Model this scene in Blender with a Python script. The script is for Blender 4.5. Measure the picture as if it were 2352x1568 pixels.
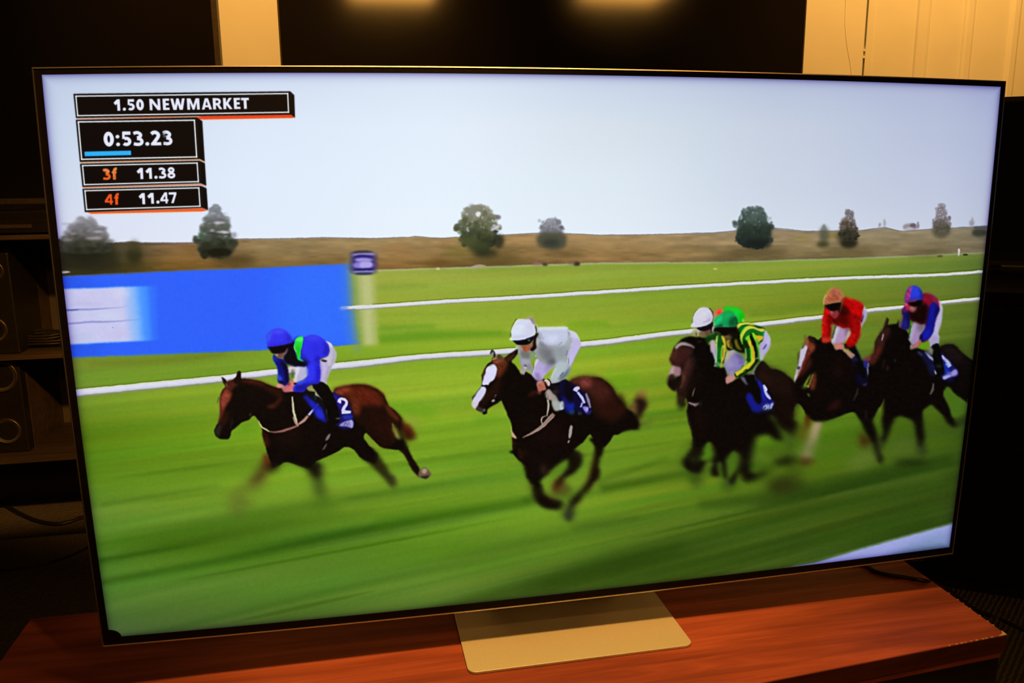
import bpy, bmesh, math, random
import numpy as np
from mathutils import Vector, Matrix

# ------------------------------------------------------------------ clean start, camera, light, exposure
for o in list(bpy.data.objects):
    bpy.data.objects.remove(o, do_unlink=True)
SC = bpy.context.scene
COL = SC.collection

cam_d = bpy.data.cameras.new('camera')
cam = bpy.data.objects.new('camera', cam_d)
COL.objects.link(cam)
SC.camera = cam
FOCAL = 1867.18                       # pixels of the 2352 wide frame
cam_d.sensor_width = 36.0
cam_d.lens = 36.0 * FOCAL / 2352
cam_d.clip_start = .02

def rodrigues(r):
    th = np.linalg.norm(r)
    k = r / th
    Kx = np.array([[0, -k[2], k[1]], [k[2], 0, -k[0]], [-k[1], k[0], 0]])
    return np.eye(3) + np.sin(th) * Kx + (1 - np.cos(th)) * Kx @ Kx
R0 = np.array([[1, 0, 0], [0, 0, -1], [0, 1, 0]], float)
CAM_R = rodrigues(np.array([.19843945, -.19591242, -.02834636])) @ R0
CAM_T = np.array([.09910123, .42306071, 1.34129133])
CAM_C = -CAM_R.T @ CAM_T
m3 = Matrix([list(CAM_R[0]), list(-CAM_R[1]), list(-CAM_R[2])]).transposed()
cam.matrix_world = Matrix.Translation(Vector(CAM_C)) @ m3.to_4x4()

w = bpy.data.worlds.new('dim_room')
SC.world = w
w.use_nodes = True
w.node_tree.nodes['Background'].inputs[0].default_value = (.8, .55, .36, 1)
w.node_tree.nodes['Background'].inputs[1].default_value = .005

WARM = (1.0, .46, .085)
def spot(name, loc, target, power, cone, blend, radius=.04, color=WARM):
    d = bpy.data.lights.new(name, 'SPOT')
    d.energy = power; d.color = color; d.spot_size = math.radians(cone); d.spot_blend = blend; d.shadow_soft_size = radius
    o = bpy.data.objects.new(name, d)
    COL.objects.link(o)
    o.location = loc
    o.rotation_euler = (Vector(target) - Vector(loc)).to_track_quat('-Z', 'Y').to_euler()
    return o
# ceiling downlights, all at the ceiling 3 m up: over the bench, two rows further back in the room, washers by the wall
CEIL, FLOOR_Z = 2.6, -.42
def panel(name, loc, size, power):
    d = bpy.data.lights.new(name, 'AREA')
    d.shape = 'SQUARE'; d.size = size; d.energy = power; d.color = WARM
    o = bpy.data.objects.new(name, d); COL.objects.link(o); o.location = loc
    return o
spot('downlight_over_bench', (-.04, -.33, CEIL), (-.01, -.29, -.1), 345, 42, 1., .13)
spot('downlight_second_row', (.95, -2.12, CEIL), (-1.62, 1.70, FLOOR_Z), 520, 21, .8, .08)
spot('downlight_second_row', (.50, -2.12, CEIL), (.15, -.1, -.065), 36, 34, 1., .10)
panel('ceiling_panel', (.237, -4.58, CEIL), .9, 24)
panel('ceiling_panel', (2.69, -4.19, CEIL), .9, 24)
spot('wall_washer', (-.60, .85, CEIL), (-.55, 1.8, 1.25), 205, 62, .8, .05)
spot('wall_washer', (1.85, .85, CEIL), (1.85, 1.8, 1.25), 205, 72, .8, .05)

SC.view_settings.view_transform = 'Standard'
SC.view_settings.look = 'None'
SC.view_settings.exposure = 0
SC.view_settings.gamma = 1
SC.view_settings.use_curve_mapping = False
SC.cycles.max_bounces = 6
SC.cycles.sample_clamp_indirect = 4

# ------------------------------------------------------------------ small helpers
def ray(x, y):
    return CAM_R.T @ np.array([(x - 1176) / FOCAL, (y - 784) / FOCAL, 1.])
def at_z(x, y, z):
    d = ray(x, y); return CAM_C + d * (z - CAM_C[2]) / d[2]
def at_y(x, y, Y):
    d = ray(x, y); return CAM_C + d * (Y - CAM_C[1]) / d[1]

def at_x(x, y, X):
    d = ray(x, y); return CAM_C + d * (X - CAM_C[0]) / d[0]

def mat(name, base=(.5, .5, .5), rough=.5, metal=0., spec=.5):
    m = bpy.data.materials.new(name)
    m.use_nodes = True
    b = m.node_tree.nodes['Principled BSDF']
    b.inputs['Base Color'].default_value = (*base, 1)
    b.inputs['Roughness'].default_value = rough
    b.inputs['Metallic'].default_value = metal
    b.inputs['Specular IOR Level'].default_value = spec
    return m
def nd(m, kind, **kw):
    n = m.node_tree.nodes.new(kind)
    for k, v in kw.items():
        if k in n.inputs: n.inputs[k].default_value = v
        else: setattr(n, k, v)
    return n
def lk(m, a, ao, b, bi):
    m.node_tree.links.new(a.outputs[ao], b.inputs[bi])
def bsdf(m): return m.node_tree.nodes['Principled BSDF']
def coords(m, scale=(1, 1, 1), rot=(0, 0, 0)):
    t = nd(m, 'ShaderNodeTexCoord'); mp = nd(m, 'ShaderNodeMapping')
    mp.inputs['Scale'].default_value = scale; mp.inputs['Rotation'].default_value = rot
    lk(m, t, 'Object', mp, 'Vector')
    return mp
def ramp(m, stops):
    r = nd(m, 'ShaderNodeValToRGB')
    el = r.color_ramp.elements
    while len(el) < len(stops): el.new(.5)
    for e_, (p_, c_) in zip(el, stops):
        e_.position = p_; e_.color = (*c_, 1)
    return r
def speckle(name, base, var=.15, scale=40, rough=.5, metal=0., spec=.5, bump=0.):
    m = mat(name, base, rough, metal, spec)
    mp = coords(m)
    n = nd(m, 'ShaderNodeTexNoise', Scale=scale, Detail=5.)
    lk(m, mp, 0, n, 'Vector')
    r = ramp(m, [(.25, tuple(c * (1 - var) for c in base)), (.75, tuple(min(1, c * (1 + var)) for c in base))])
    lk(m, n, 'Fac', r, 'Fac'); lk(m, r, 0, bsdf(m), 'Base Color')
    if bump:
        b = nd(m, 'ShaderNodeBump', Strength=bump, Distance=.002)
        lk(m, n, 'Fac', b, 'Height'); lk(m, b, 0, bsdf(m), 'Normal')
    return m

class MB:
    """collects shapes and links them as ONE mesh object"""
    def __init__(s): s.v, s.f = [], []
    def add(s, v, f):
        k = len(s.v); s.v += [tuple(q) for q in v]; s.f += [tuple(i + k for i in q) for q in f]; return s
    def box(s, x0, x1, y0, y1, z0, z1):
        return s.add([(x0, y0, z0), (x1, y0, z0), (x1, y1, z0), (x0, y1, z0), (x0, y0, z1), (x1, y0, z1), (x1, y1, z1), (x0, y1, z1)],
            [(3, 2, 1, 0), (4, 5, 6, 7), (0, 1, 5, 4), (1, 2, 6, 5), (2, 3, 7, 6), (3, 0, 4, 7)])
    def prism(s, poly, z0, z1):
        n = len(poly)
        return s.add([(x, y, z0) for x, y in poly] + [(x, y, z1) for x, y in poly],
            [tuple(range(n - 1, -1, -1)), tuple(range(n, 2 * n))] + [(i, (i + 1) % n, n + (i + 1) % n, n + i) for i in range(n)])
    def tube(s, pts, r, n=8):
        pts = [Vector(q) for q in pts]
        rings = []
        for i, q in enumerate(pts):
            t = (pts[min(i + 1, len(pts) - 1)] - pts[max(i - 1, 0)]).normalized()
            a = t.cross(Vector((0, 0, 1)))
            if a.length < 1e-3: a = t.cross(Vector((1, 0, 0)))
            a.normalize(); b = t.cross(a)
            rings += [q + (a * math.cos(j * 2 * math.pi / n) + b * math.sin(j * 2 * math.pi / n)) * r for j in range(n)]
        m = len(pts)
        f = [(i * n + j, i * n + (j + 1) % n, (i + 1) * n + (j + 1) % n, (i + 1) * n + j) for i in range(m - 1) for j in range(n)]
        return s.add(rings, f + [tuple(range(n - 1, -1, -1)), tuple(range((m - 1) * n, m * n))])
    def build(s, name, material, parent=None, bevel=0., smooth=False, loc=None, rotz=0., warp=None):
        v = [warp(q) for q in s.v] if warp else s.v
        me = bpy.data.meshes.new(name)
        me.from_pydata(v, [], s.f); me.update()
        bm = bmesh.new(); bm.from_mesh(me); bmesh.ops.recalc_face_normals(bm, faces=bm.faces); bm.to_mesh(me); bm.free()
        me.materials.append(material)
        o = bpy.data.objects.new(name, me)
        COL.objects.link(o)
        if parent: o.parent = parent
        if loc: o.location = loc
        o.rotation_euler.z = rotz
        if smooth:
            for q in me.polygons: q.use_smooth = True
        if bevel:
            b = o.modifiers.new('bevel', 'BEVEL'); b.width = bevel; b.segments = 2; b.limit_method = 'ANGLE'
        return o
def box(name, x0, x1, y0, y1, z0, z1, m, parent=None, bevel=0., **kw):
    return MB().box(x0, x1, y0, y1, z0, z1).build(name, m, parent, bevel, **kw)
def tag(o, label, cat, group=None):
    o['label'] = label; o['category'] = cat
    if group: o['group'] = group
    return o
def thing(name, label, cat, loc=(0, 0, 0), rotz=0., group=None):
    o = bpy.data.objects.new(name, None); COL.objects.link(o)
    o.location = loc; o.rotation_euler.z = rotz; o.empty_display_size = .1
    return tag(o, label, cat, group)
def struct(o):
    o['kind'] = 'structure'; return o
def curve_pts(p, n=8):
    q = [Vector(p[0]) * 2 - Vector(p[1])] + [Vector(a) for a in p] + [Vector(p[-1]) * 2 - Vector(p[-2])]
    out = []
    for i in range(len(q) - 3):
        a, b, c, d = q[i:i + 4]
        for k in range(n):
            t = k / n
            out.append(.5 * (2 * b + (c - a) * t + (2 * a - 5 * b + 4 * c - d) * t * t + (3 * b - a - 3 * c + d) * t ** 3))
    return out + [Vector(p[-1])]
# ------------------------------------------------------------------ the room
FLOOR, WALL = -.42, 1.80
m_wall = speckle('cream_paint', (.80, .80, .78), .035, 6, .55, bump=.03)
m_door = speckle('cream_gloss_paint', (.80, .80, .76), .03, 9, .42)
m_dark = mat('dark_gap', (.02, .012, .008), .9)

m_carpet = mat('ribbed_carpet', (.2, .17, .14), .95, spec=.1)
mp = coords(m_carpet, rot=(0, 0, .9))
wv = nd(m_carpet, 'ShaderNodeTexWave', Scale=26., Distortion=2.5, Detail=3.); wv.inputs['Detail Scale'].default_value = 3
nz = nd(m_carpet, 'ShaderNodeTexNoise', Scale=220., Detail=3.)
mx = nd(m_carpet, 'ShaderNodeMath', operation='MULTIPLY')
lk(m_carpet, mp, 0, wv, 'Vector'); lk(m_carpet, mp, 0, nz, 'Vector'); lk(m_carpet, wv, 'Fac', mx, 0); lk(m_carpet, nz, 'Fac', mx, 1)
rp = ramp(m_carpet, [(.02, (.075, .062, .050)), (.6, (.21, .175, .142))])
lk(m_carpet, mx, 0, rp, 'Fac'); lk(m_carpet, rp, 0, bsdf(m_carpet), 'Base Color')
bp = nd(m_carpet, 'ShaderNodeBump', Strength=.8, Distance=.006)
lk(m_carpet, mx, 0, bp, 'Height'); lk(m_carpet, bp, 0, bsdf(m_carpet), 'Normal')
struct(box('floor', -3.4, 3.6, -3.6, WALL + .1, FLOOR - .05, FLOOR, m_carpet))

m_foot_shade = speckle('wall_foot_shade', (.03, .022, .017), .2, 20, .6)
struct(box('shade_strip_back', -3.4, 3.5, WALL - .014, WALL, FLOOR, FLOOR + .16, m_foot_shade, bevel=.003))  # added dark strip: shade at the wall foot below the rack, put into colour
# back wall up to the door opening, then the door with its jamb and mouldings
xc = at_y(1994, 0, WALL)[0]                      # the dark crack beside the door
xj = at_y(2013, 0, WALL)[0]
struct(box('wall_back', -3.4, xc - .004, WALL, WALL + .08, FLOOR, 2.05, m_wall))
struct(box('wall_back', xj, 3.6, WALL + .035, WALL + .08, FLOOR, 2.05, m_dark))
struct(box('trim_1', xc + .003, xj - .003, WALL - .002, WALL + .08, FLOOR, 2.05, m_door, bevel=.0015))
zs = [at_y(1992, y, WALL)[2] for y in (113, 118, 128, 134)]
for a, b in ((zs[1], zs[0]), (zs[3], zs[2])):
    struct(box('trim_2', xc - .006, xc + .005, WALL - .001, WALL + .02, a, b, m_door))
door = bpy.data.objects.new('door_1', None); COL.objects.link(door); struct(door)
xa = [at_y(px, 60, WALL)[0] for px in (2104, 2139, 2212, 2240, 2318, 2345)]
box('door_leaf', xj, 3.4, WALL + .004, WALL + .034, FLOOR + .01, 2.0, m_door, door)
def moulding(x0, x1):
    """a low raised bead with sloping flanks"""
    h = .0065
    w_ = x1 - x0
    pr = [(x0, WALL + .006), (x0 + w_ * .12, WALL - h + .004), (x0 + w_ * .3, WALL - h), (x1 - w_ * .3, WALL - h), (x1 - w_ * .12, WALL - h + .004), (x1, WALL + .006)]
    return MB().prism(pr, FLOOR + .05, 1.95).build('moulding', m_door, door)
moulding(xa[0], xa[1]); moulding(xa[2], xa[3]); moulding(xa[4], xa[5])

m_crack = mat('pale_crack', (.72, .7, .66), .6)
q = [at_y(px, py, WALL - .0006) for px, py in ((1944, -60), (1942, 0), (1941, 60), (1946, 110), (1953, 150), (1958, 200), (1966, 300))]  # hairline crack in the wall, built as a thin pale tube
tag(MB().tube(curve_pts(q, 6), .0006, 6).build('wall_crack', m_crack), 'thin pale wire crack in the cream wall beside the door', 'hairline')
# ---------------------------------------------------------------- the picture shown on the screen
# Drawn stroke by stroke with numpy on a canvas; coordinates are those of the photograph.
import numpy as np
CW, CH = 2352, 1568
FRAMES = dict(Z=(0, 0, 1.0), A=(600, 740, 9.8), B=(480, 840, 7.84), C=(680, 860, 5.806), D=(500, 980, 6.533),
    E=(1160, 720, 9.8), F=(1070, 790, 7.84), G=(1160, 860, 6.534), H=(1150, 980, 6.817),
    I=(1570, 690, 9.8), J=(1520, 740, 7.127), K=(1540, 900, 6.534), L=(1810, 650, 8.7125), M=(1810, 750, 7.842),
    N=(2000, 640, 9.046), O=(1990, 720, 8.252), Q=(1760, 880, 5.004), R=(120, 450, 5.345), S=(960, 440, 5.6),
    T=(140, 190, 7.35), U=(400, 190, 7.35), V=(160, 350, 6.918), W=(130, 580, 4.126), X=(200, 1080, 1.96),
    Y=(1200, 1000, 2.219), P=(760, 560, 5.808), a=(1640, 450, 3.675))
canvas = np.zeros((CH, CW, 3), np.float32)
rng = np.random.default_rng(7)

def hexc(c):
    return np.array([int(c[i:i + 2], 16) for i in (0, 2, 4)], np.float32) / 255

def pts_of(s):
    if not isinstance(s, str):
        return np.asarray(s, float)
    out, fr, buf = [], FRAMES['Z'], []
    for t in s.split():
        if t[0].isalpha():
            fr = FRAMES[t[0]]
            continue
        buf.append(float(t))
        if len(buf) == 2:
            out.append((fr[0] + buf[0] / fr[2], fr[1] + buf[1] / fr[2]))
            buf = []
    return np.array(out)

def spline(p, closed=True, n=5):
    m = len(p)
    if m < 3:
        return p
    if closed:
        q = np.concatenate([p[-1:], p, p[:2]])
    else:
        q = np.concatenate([2 * p[:1] - p[1:2], p, 2 * p[-1:] - p[-2:-1]])
    t = np.linspace(0, 1, n, endpoint=False)[:, None]
    out = []
    for i in range(len(q) - 3):
        a, b, c, d = q[i:i + 4]
        out.append(.5 * (2 * b + (c - a) * t + (2 * a - 5 * b + 4 * c - d) * t ** 2 + (3 * b - a - 3 * c + d) * t ** 3))
    out = np.concatenate(out)
    return out if closed else np.concatenate([out, p[-1:]])

def gblur(m, s):
    if s < .25:
        return m
    r = int(np.ceil(2.6 * s))
    k = np.exp(-.5 * (np.arange(-r, r + 1) / s) ** 2)
    k /= k.sum()
    for ax in (0, 1):
        q = np.pad(m, [(r, r) if i == ax else (0, 0) for i in range(m.ndim)], mode='edge')
        n = m.shape[ax]
        acc = np.zeros_like(m)
        for i, w in enumerate(k):
            acc += np.float32(w) * (q[i:i + n] if ax == 0 else q[:, i:i + n])
        m = acc
    return m

def raster(p, pad):
    x0 = max(0, int(np.floor(p[:, 0].min())) - pad); x1 = min(CW, int(np.ceil(p[:, 0].max())) + pad + 1)
    y0 = max(0, int(np.floor(p[:, 1].min())) - pad); y1 = min(CH, int(np.ceil(p[:, 1].max())) + pad + 1)
    if x1 <= x0 or y1 <= y0:
        return None
    SS = 4
    w, h = x1 - x0, y1 - y0
    d = np.zeros((h, w + 2), np.float32)
    q = np.roll(p, -1, 0)
    for j in range(h * SS):
        y = y0 + (j + .5) / SS
        k = (p[:, 1] <= y) != (q[:, 1] <= y)
        if not k.any():
            continue
        a, b = p[k], q[k]
        xs = np.sort(a[:, 0] + (y - a[:, 1]) * (b[:, 0] - a[:, 0]) / (b[:, 1] - a[:, 1])) - x0
        row = d[j // SS]
        for i, x in enumerate(xs):
            x = min(max(x, 0), w)
            c = int(x)
            f = x - c
            sg = 1. if i % 2 == 0 else -1.
            row[c] += sg * (1 - f)
            row[c + 1] += sg * f
    return x0, y0, np.cumsum(d[:, :w], 1).clip(0, SS) / SS

def comp(mk, col, a=1., clip=None):
    x0, y0, m = mk
    if clip is not None:
        cx, cy, cm = clip
        full = np.zeros_like(m)
        ax0, ay0 = max(x0, cx), max(y0, cy)
        ax1, ay1 = min(x0 + m.shape[1], cx + cm.shape[1]), min(y0 + m.shape[0], cy + cm.shape[0])
        if ax1 > ax0 and ay1 > ay0:
            full[ay0 - y0:ay1 - y0, ax0 - x0:ax1 - x0] = cm[ay0 - cy:ay1 - cy, ax0 - cx:ax1 - cx]
        m = m * full
    v = canvas[y0:y0 + m.shape[0], x0:x0 + m.shape[1]]
    if not isinstance(col, np.ndarray):
        col = hexc(col)
    v += (m * a)[..., None] * (col - v)

def smear(m, mb):
    dx, dy = mb
    n = max(2, int(np.hypot(dx, dy)))
    px, py = int(abs(dx)) + 1, int(abs(dy)) + 1
    q = np.pad(m, ((py, py), (px, px)))
    acc = np.zeros_like(m)
    for i in range(n):
        t = i / (n - 1) - .5
        ox, oy = int(round(px + t * dx)), int(round(py + t * dy))
        acc += q[oy:oy + m.shape[0], ox:ox + m.shape[1]]
    return acc / n

def p(s, col, b=1.2, a=1., sm=1, mb=None, clip=None):
    q = pts_of(s)
    if sm:
        q = spline(q)
    mk = raster(q, int(3 * b + 2 + (max(map(abs, mb)) if mb else 0)))
    if mk is None:
        return None
    m = mk[2]
    if mb:
        m = smear(m, mb)
    m = gblur(m.astype(np.float32), b)
    mk = (mk[0], mk[1], m)
    if col is not None:
        comp(mk, col, a, clip)
    return mk

def l(s, w, col, b=.8, a=1., mb=None, clip=None, sm=1):
    q = pts_of(s)
    if sm and len(q) > 2:
        q = spline(q, False)
    w = np.interp(np.linspace(0, 1, len(q)), np.linspace(0, 1, len(w)), w) if isinstance(w, (list, tuple)) else np.full(len(q), w)
    t = np.gradient(q, axis=0)
    t /= np.linalg.norm(t, axis=1)[:, None] + 1e-9
    n = np.stack([-t[:, 1], t[:, 0]], 1) * (w / 2)[:, None]
    return p(np.concatenate([q + n, (q - n)[::-1]]), col, b, a, 0, mb, clip)

def e(s, rx, ry, col, b=2., a=1., ang=0., mb=None, clip=None):
    c = pts_of(s)[0]
    t = np.linspace(0, 2 * np.pi, 25)[:-1]
    x, y = rx * np.cos(t), ry * np.sin(t)
    r = np.radians(ang)
    return p(np.stack([c[0] + x * np.cos(r) - y * np.sin(r), c[1] + x * np.sin(r) + y * np.cos(r)], 1), col, b, a, 0, mb, clip)

def field(xs, ys, rows):
    """smooth colour field from a coarse table of hex colours"""
    g = np.array([[hexc(c) for c in r.split()] for r in rows])
    X = np.interp(np.arange(CW), xs, np.arange(len(xs))); Yv = np.interp(np.arange(CH), ys, np.arange(len(ys)))
    def wts(v, n):
        i = np.clip(np.floor(v).astype(int), 0, n - 2)
        t = v - i
        t = t * t * (3 - 2 * t) * .5 + t * .5
        return i, t.astype(np.float32)
    ix, tx = wts(X, len(xs)); iy, ty = wts(Yv, len(ys))
    tx = tx[None, :, None]; ty = ty[:, None, None]
    a = g[iy][:, ix] * (1 - tx) + g[iy][:, ix + 1] * tx
    b = g[iy + 1][:, ix] * (1 - tx) + g[iy + 1][:, ix + 1] * tx
    return (a * (1 - ty) + b * ty).astype(np.float32)

def noise1(u, period, seed):
    r = np.random.default_rng(seed).standard_normal(4096).astype(np.float32)
    v = u / period + 2000
    i = np.floor(v).astype(int)
    t = v - i
    t = t * t * (3 - 2 * t)
    return r[i % 4096] * (1 - t) + r[(i + 1) % 4096] * t

def noise2(u, v, pu, pv, seed):
    r = np.random.default_rng(seed).standard_normal((256, 256)).astype(np.float32)
    u = u / pu + 1000; v = v / pv + 1000
    i, j = np.floor(u).astype(int), np.floor(v).astype(int)
    s, t = u - i, v - j
    s = s * s * (3 - 2 * s); t = t * t * (3 - 2 * t)
    i %= 256; j %= 256
    i1, j1 = (i + 1) % 256, (j + 1) % 256
    return (r[j, i] * (1 - s) + r[j, i1] * s) * (1 - t) + (r[j1, i] * (1 - s) + r[j1, i1] * s) * t
def tree(cx, cy, w, h, cols, seed, b=1.3, n=150, gaps='c9d2e2', ng=14, mb=None, prof=None):
    """a ragged crown out of many small leaf clumps; prof gives the half width from top to bottom"""
    r = np.random.default_rng(seed)
    prof = prof or [.32, .62, .86, .98, 1., .95, .8, .5]
    yv = np.linspace(0, 1, len(prof))
    hv = np.array(prof) * w / 2 * .9
    p(np.concatenate([np.stack([cx + hv, cy - h * .46 + yv * h * .94], 1), np.stack([cx - hv, cy - h * .46 + yv * h * .94], 1)[::-1]]), cols[len(cols) // 2], 2.6, .8, mb=mb)
    p(np.concatenate([np.stack([cx + hv * .9, cy + h * .02 + yv * h * .46], 1), np.stack([cx - hv * .9, cy + h * .02 + yv * h * .46], 1)[::-1]]), cols[-1], 4, .7, mb=mb)
    for i in range(n + ng):
        t = r.uniform(0, 1) ** .85
        hw = np.interp(t, np.linspace(0, 1, len(prof)), prof) * w / 2 * (1 + .12 * np.sin(t * 17 + seed) + r.normal(0, .05))
        x, y = cx + r.uniform(-1, 1) * hw, cy - h / 2 + t * h
        if i < n:
            k = int(np.clip(t * len(cols) + r.normal(0, .55), 0, len(cols) - 1))
            e([(x, y)], w * r.uniform(.03, .10), h * r.uniform(.025, .075), cols[k], b, r.uniform(.5, .9), r.uniform(0, 180), mb)
        elif t < .62:
            e([(x, y)], w * r.uniform(.012, .045), h * r.uniform(.01, .035), gaps, b * .7, r.uniform(.25, .6), r.uniform(0, 180), mb)

def paint_background():
    yy, xx = np.mgrid[0:CH, 0:CW].astype(np.float32)
    sky = field([80, 250, 600, 1000, 1400, 1800, 2150, 2310], [150, 190, 300, 420, 540],
        ['9fb0d8 a6b5da b4c4e6 bccbea b3c0de a9b4d4 a3abd0 8b90c4',
         'acbade b5c3e4 c6d4f0 cedcf4 c0cde6 b4bfda abb3d4 9ba2cc',
         'b4c2e4 bfcdea d2e0f8 d9e7fb cedae9 c2ccdf b3bcd8 a8b0d2',
         'bcc7e6 c8d4ef d6e4fb dcebfc d6e3f1 c6d0e2 bac3dc adb5d2',
         'c4c8e4 d2d6f0 d8e4fb e0eefd dce8f6 cfd8e8 c4cbe0 b4bbd4'])
    sky += (1 - sky) * (.30 - .22 * np.clip((xx - 1100) / 700, 0, 1))[..., None] * np.array([.82, .98, .75], np.float32)
    canvas[:] = sky
    # ---- grass with its long streaks
    gr = field([140, 400, 700, 1000, 1300, 1600, 1900, 2150, 2260], [590, 700, 800, 900, 1000, 1100, 1180, 1260, 1340, 1460],
        ['8a9a44 8ea046 96a848 9aae46 98ae42 90a63c 88a03a 7c9238 6c8236',
         '84983a 8a9e3a 98ae38 9eb63a 98b236 8eaa30 82982a 748a2c 667c2c',
         '788e2c 809a2c 8cae2a 94b42a 90b22a 86a828 7a982a 6a8828 587424',
         '749a2c 82a828 8ab02c 8cb02a 88ac28 7ca022 6e9220 5c801c 4a6a1a',
         '5e8614 6a9418 78a41e 7eaa22 7ca626 70981e 608818 527618 44621a',
         '5c8a18 68941c 74a020 78a424 749e24 668c1c 587a16 4a6a18 3c561a',
         '5c8826 648f22 6a961e 6a961a 6a941c 628618 506f16 426018 324a18',
         '4c7a1e 48720e 4a7610 50800e 5c8618 56791a 456618 385614 2a4212',
         '40701a 48761a 527c1a 5a801e 587c1e 4c7014 3a5e10 32500e 28400e',
         '3a5c2c 405c22 48621c 4a6a20 446424 34540e 2c4a0c 28420c 223a0c'])
    s = lambda q: np.interp(q, [600, 690, 830, 1000, 1200, 1340, 1450], [.05, .057, .10, .13, .19, .25, .28]).astype(np.float32)
    psi = yy.copy()
    for _ in range(3):
        psi = yy + s(psi) * (xx - 1200)
    n = .8 * noise2(xx, psi, 620, 34, 3) + .5 * noise2(xx, psi, 420, 14, 4) + .22 * noise2(xx, psi, 240, 6, 5)
    gr *= np.array([.98, .96, 1.06], np.float32) * (1 + .16 * np.clip((yy - 1130) / 150, 0, 1) * np.clip((1500 - xx) / 500, 0, 1))[..., None]; gr[..., 0] *= 1 + .04 * noise2(xx, psi, 380, 18, 21); gr *= (1 - .1 * np.clip((xx - 1750) / 450, 0, 1) * np.clip((yy - 600) / 200, 0, 1))[..., None]
    amp = np.interp(psi, [600, 800, 1000, 1500], [.03, .05, .065, .075])
    gr *= (1 + (n * amp)[..., None] * np.array([1.1, .9, 1.3], np.float32))
    gm = gr.mean(2, keepdims=True); gr += (gm - gr) * (.14 * np.clip((yy - 1080) / 200, 0, 1))[..., None]
    # bank skyline / lower boundary
    top = 'Z 60 552 R 45 530 300 560 700 580 850 570 950 560 1100 573 1400 576 1750 576 2250 530 Z 600 549 700 547 760 546 850 548 930 545 S 0 582 300 600 480 592 800 580 1100 561 1450 540 1900 540 2352 560 Z 1500 539 1600 536 a 0 311 180 296 510 272 760 298 860 298 1250 292 1340 279 1460 269 1590 297 1840 281 2060 268 2310 256 Z 2330 518'
    bot = 'Z 2330 577 a 2280 480 1700 505 1000 530 0 560 Z 1380 604 1156 611 966 617 870 620 700 624 60 640'
    bank = np.concatenate([pts_of(top), pts_of(bot)])
    g0 = np.concatenate([pts_of(bot), np.array([[40, 1560], [2340, 1560]])])
    mk = raster(g0, 4)
    m = gblur(mk[2].astype(np.float32), 2.6)
    canvas[mk[1]:mk[1] + m.shape[0], mk[0]:mk[0] + m.shape[1]] += m[..., None] * (gr[mk[1]:mk[1] + m.shape[0], mk[0]:mk[0] + m.shape[1]] - canvas[mk[1]:mk[1] + m.shape[0], mk[0]:mk[0] + m.shape[1]])
    bk = field([120, 260, 420, 640, 900, 1100, 1400, 1750, 2100, 2270], [520, 555, 580, 606, 640],
        ['3c3c34 5e5a44 8a7048 9a8260 9c845c 9a7a50 a28862 96846a 8e8268 7c7460'] * 1 +
        ['3c3c34 4c4632 86684a 96805a 9c845a 987a4e a08458 94805e 8c7e60 7a7058',
         '34352a 44402c 84643c 8a744e 94784c 8c7044 987a4c 86744e 827454 746a50',
         '3a3820 3e3a1e 7a5a2a 80683c 8c6a3c 6e5a30 8c6e46 6c6040 72643e 6a6044',
         '3a3820 443e1c 6a5424 7a6434 845e34 6c5a30 8c6c40 746640 786c46 6c6648'])
    bk *= (1 + .05 * noise2(xx, yy, 60, 9, 8)[..., None] + .03 * noise2(xx, yy, 20, 5, 9)[..., None])
    mk = raster(bank, 4)
    m = gblur(mk[2].astype(np.float32), 1.3)
    sl = (slice(mk[1], mk[1] + m.shape[0]), slice(mk[0], mk[0] + m.shape[1]))
    canvas[sl] += m[..., None] * (bk[sl] - canvas[sl])
    l(top, 1.6, '3c3450', .8, .55)
    # darker hollows and grass tufts on the bank
    for s_, rx, ry, c, b, a in (('R 330 780', 60, 26, '1c1e12', 12, .9), ('R 560 720', 40, 22, '22220f', 10, .7), ('R 1000 740', 18, 20, '2a2a16', 6, .9),
            ('R 1000 620', 11, 14, '3e3c22', 5, .7), ('R 1700 660', 30, 6, '6a5024', 6, .6), ('R 1650 800', 60, 8, '8e6a34', 8, .5), ('R 2250 780', 50, 12, '3a3018', 9, .7),
            ('S 1000 830', 60, 14, '564a26', 10, .7), ('S 500 780', 30, 12, '6a6428', 8, .6), ('S 1900 800', 40, 9, '5c4c2a', 8, .5), ('S 240 930', 26, 7, '6a5020', 6, .6),
            ('a 380 480', 70, 9, '4c4228', 8, .7), ('a 100 520', 40, 8, '605434', 8, .5), ('a 1150 470', 60, 9, '5a4e2c', 8, .6), ('a 1780 480', 40, 9, '5a5034', 8, .5), ('a 750 360', 20, 8, '8c7c40', 6, .6), ('a 1000 340', 16, 8, '8a7838', 6, .6), ('P 900 90', 40, 10, '9a6a3c', 10, .5), ('P 1480 250', 18, 6, '6a4c24', 5, .5)):
        e(s_, rx, ry, c, b, a)
    # trees along the bank
    p('R 40 560 250 560 480 580 720 590 760 720 820 860 600 930 300 900 80 800', '26261a', 9, .75); e('R 380 700', 44, 22, '1b1d14', 8, .8)
    tree(194, 541, 112, 78, ['8c8a92', '77757c', '6a686c', '5c5a58', '45443a', '33342a', '24261c'], 21, 1.8, 120, 'c2bccc', 26, (11, 0), [.25, .55, .8, .95, 1., 1., 1.])
    e('R 560 440', 12, 3, 'bdb4c0', 2, .7, mb=(10, 0)); e('R 500 520', 20, 4, 'b4aab6', 2.4, .7, mb=(8, 0)); e('R 170 540', 14, 3, '9a949a', 2.4, .7, mb=(8, 0)); e('R 150 345', 9, 3, 'a4aac0', 2, .6, mb=(8, 0))
    p('R 1800 540 2230 540 2240 640 2160 740 1960 750 1840 660', '262a1e', 4, .85)
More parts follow.
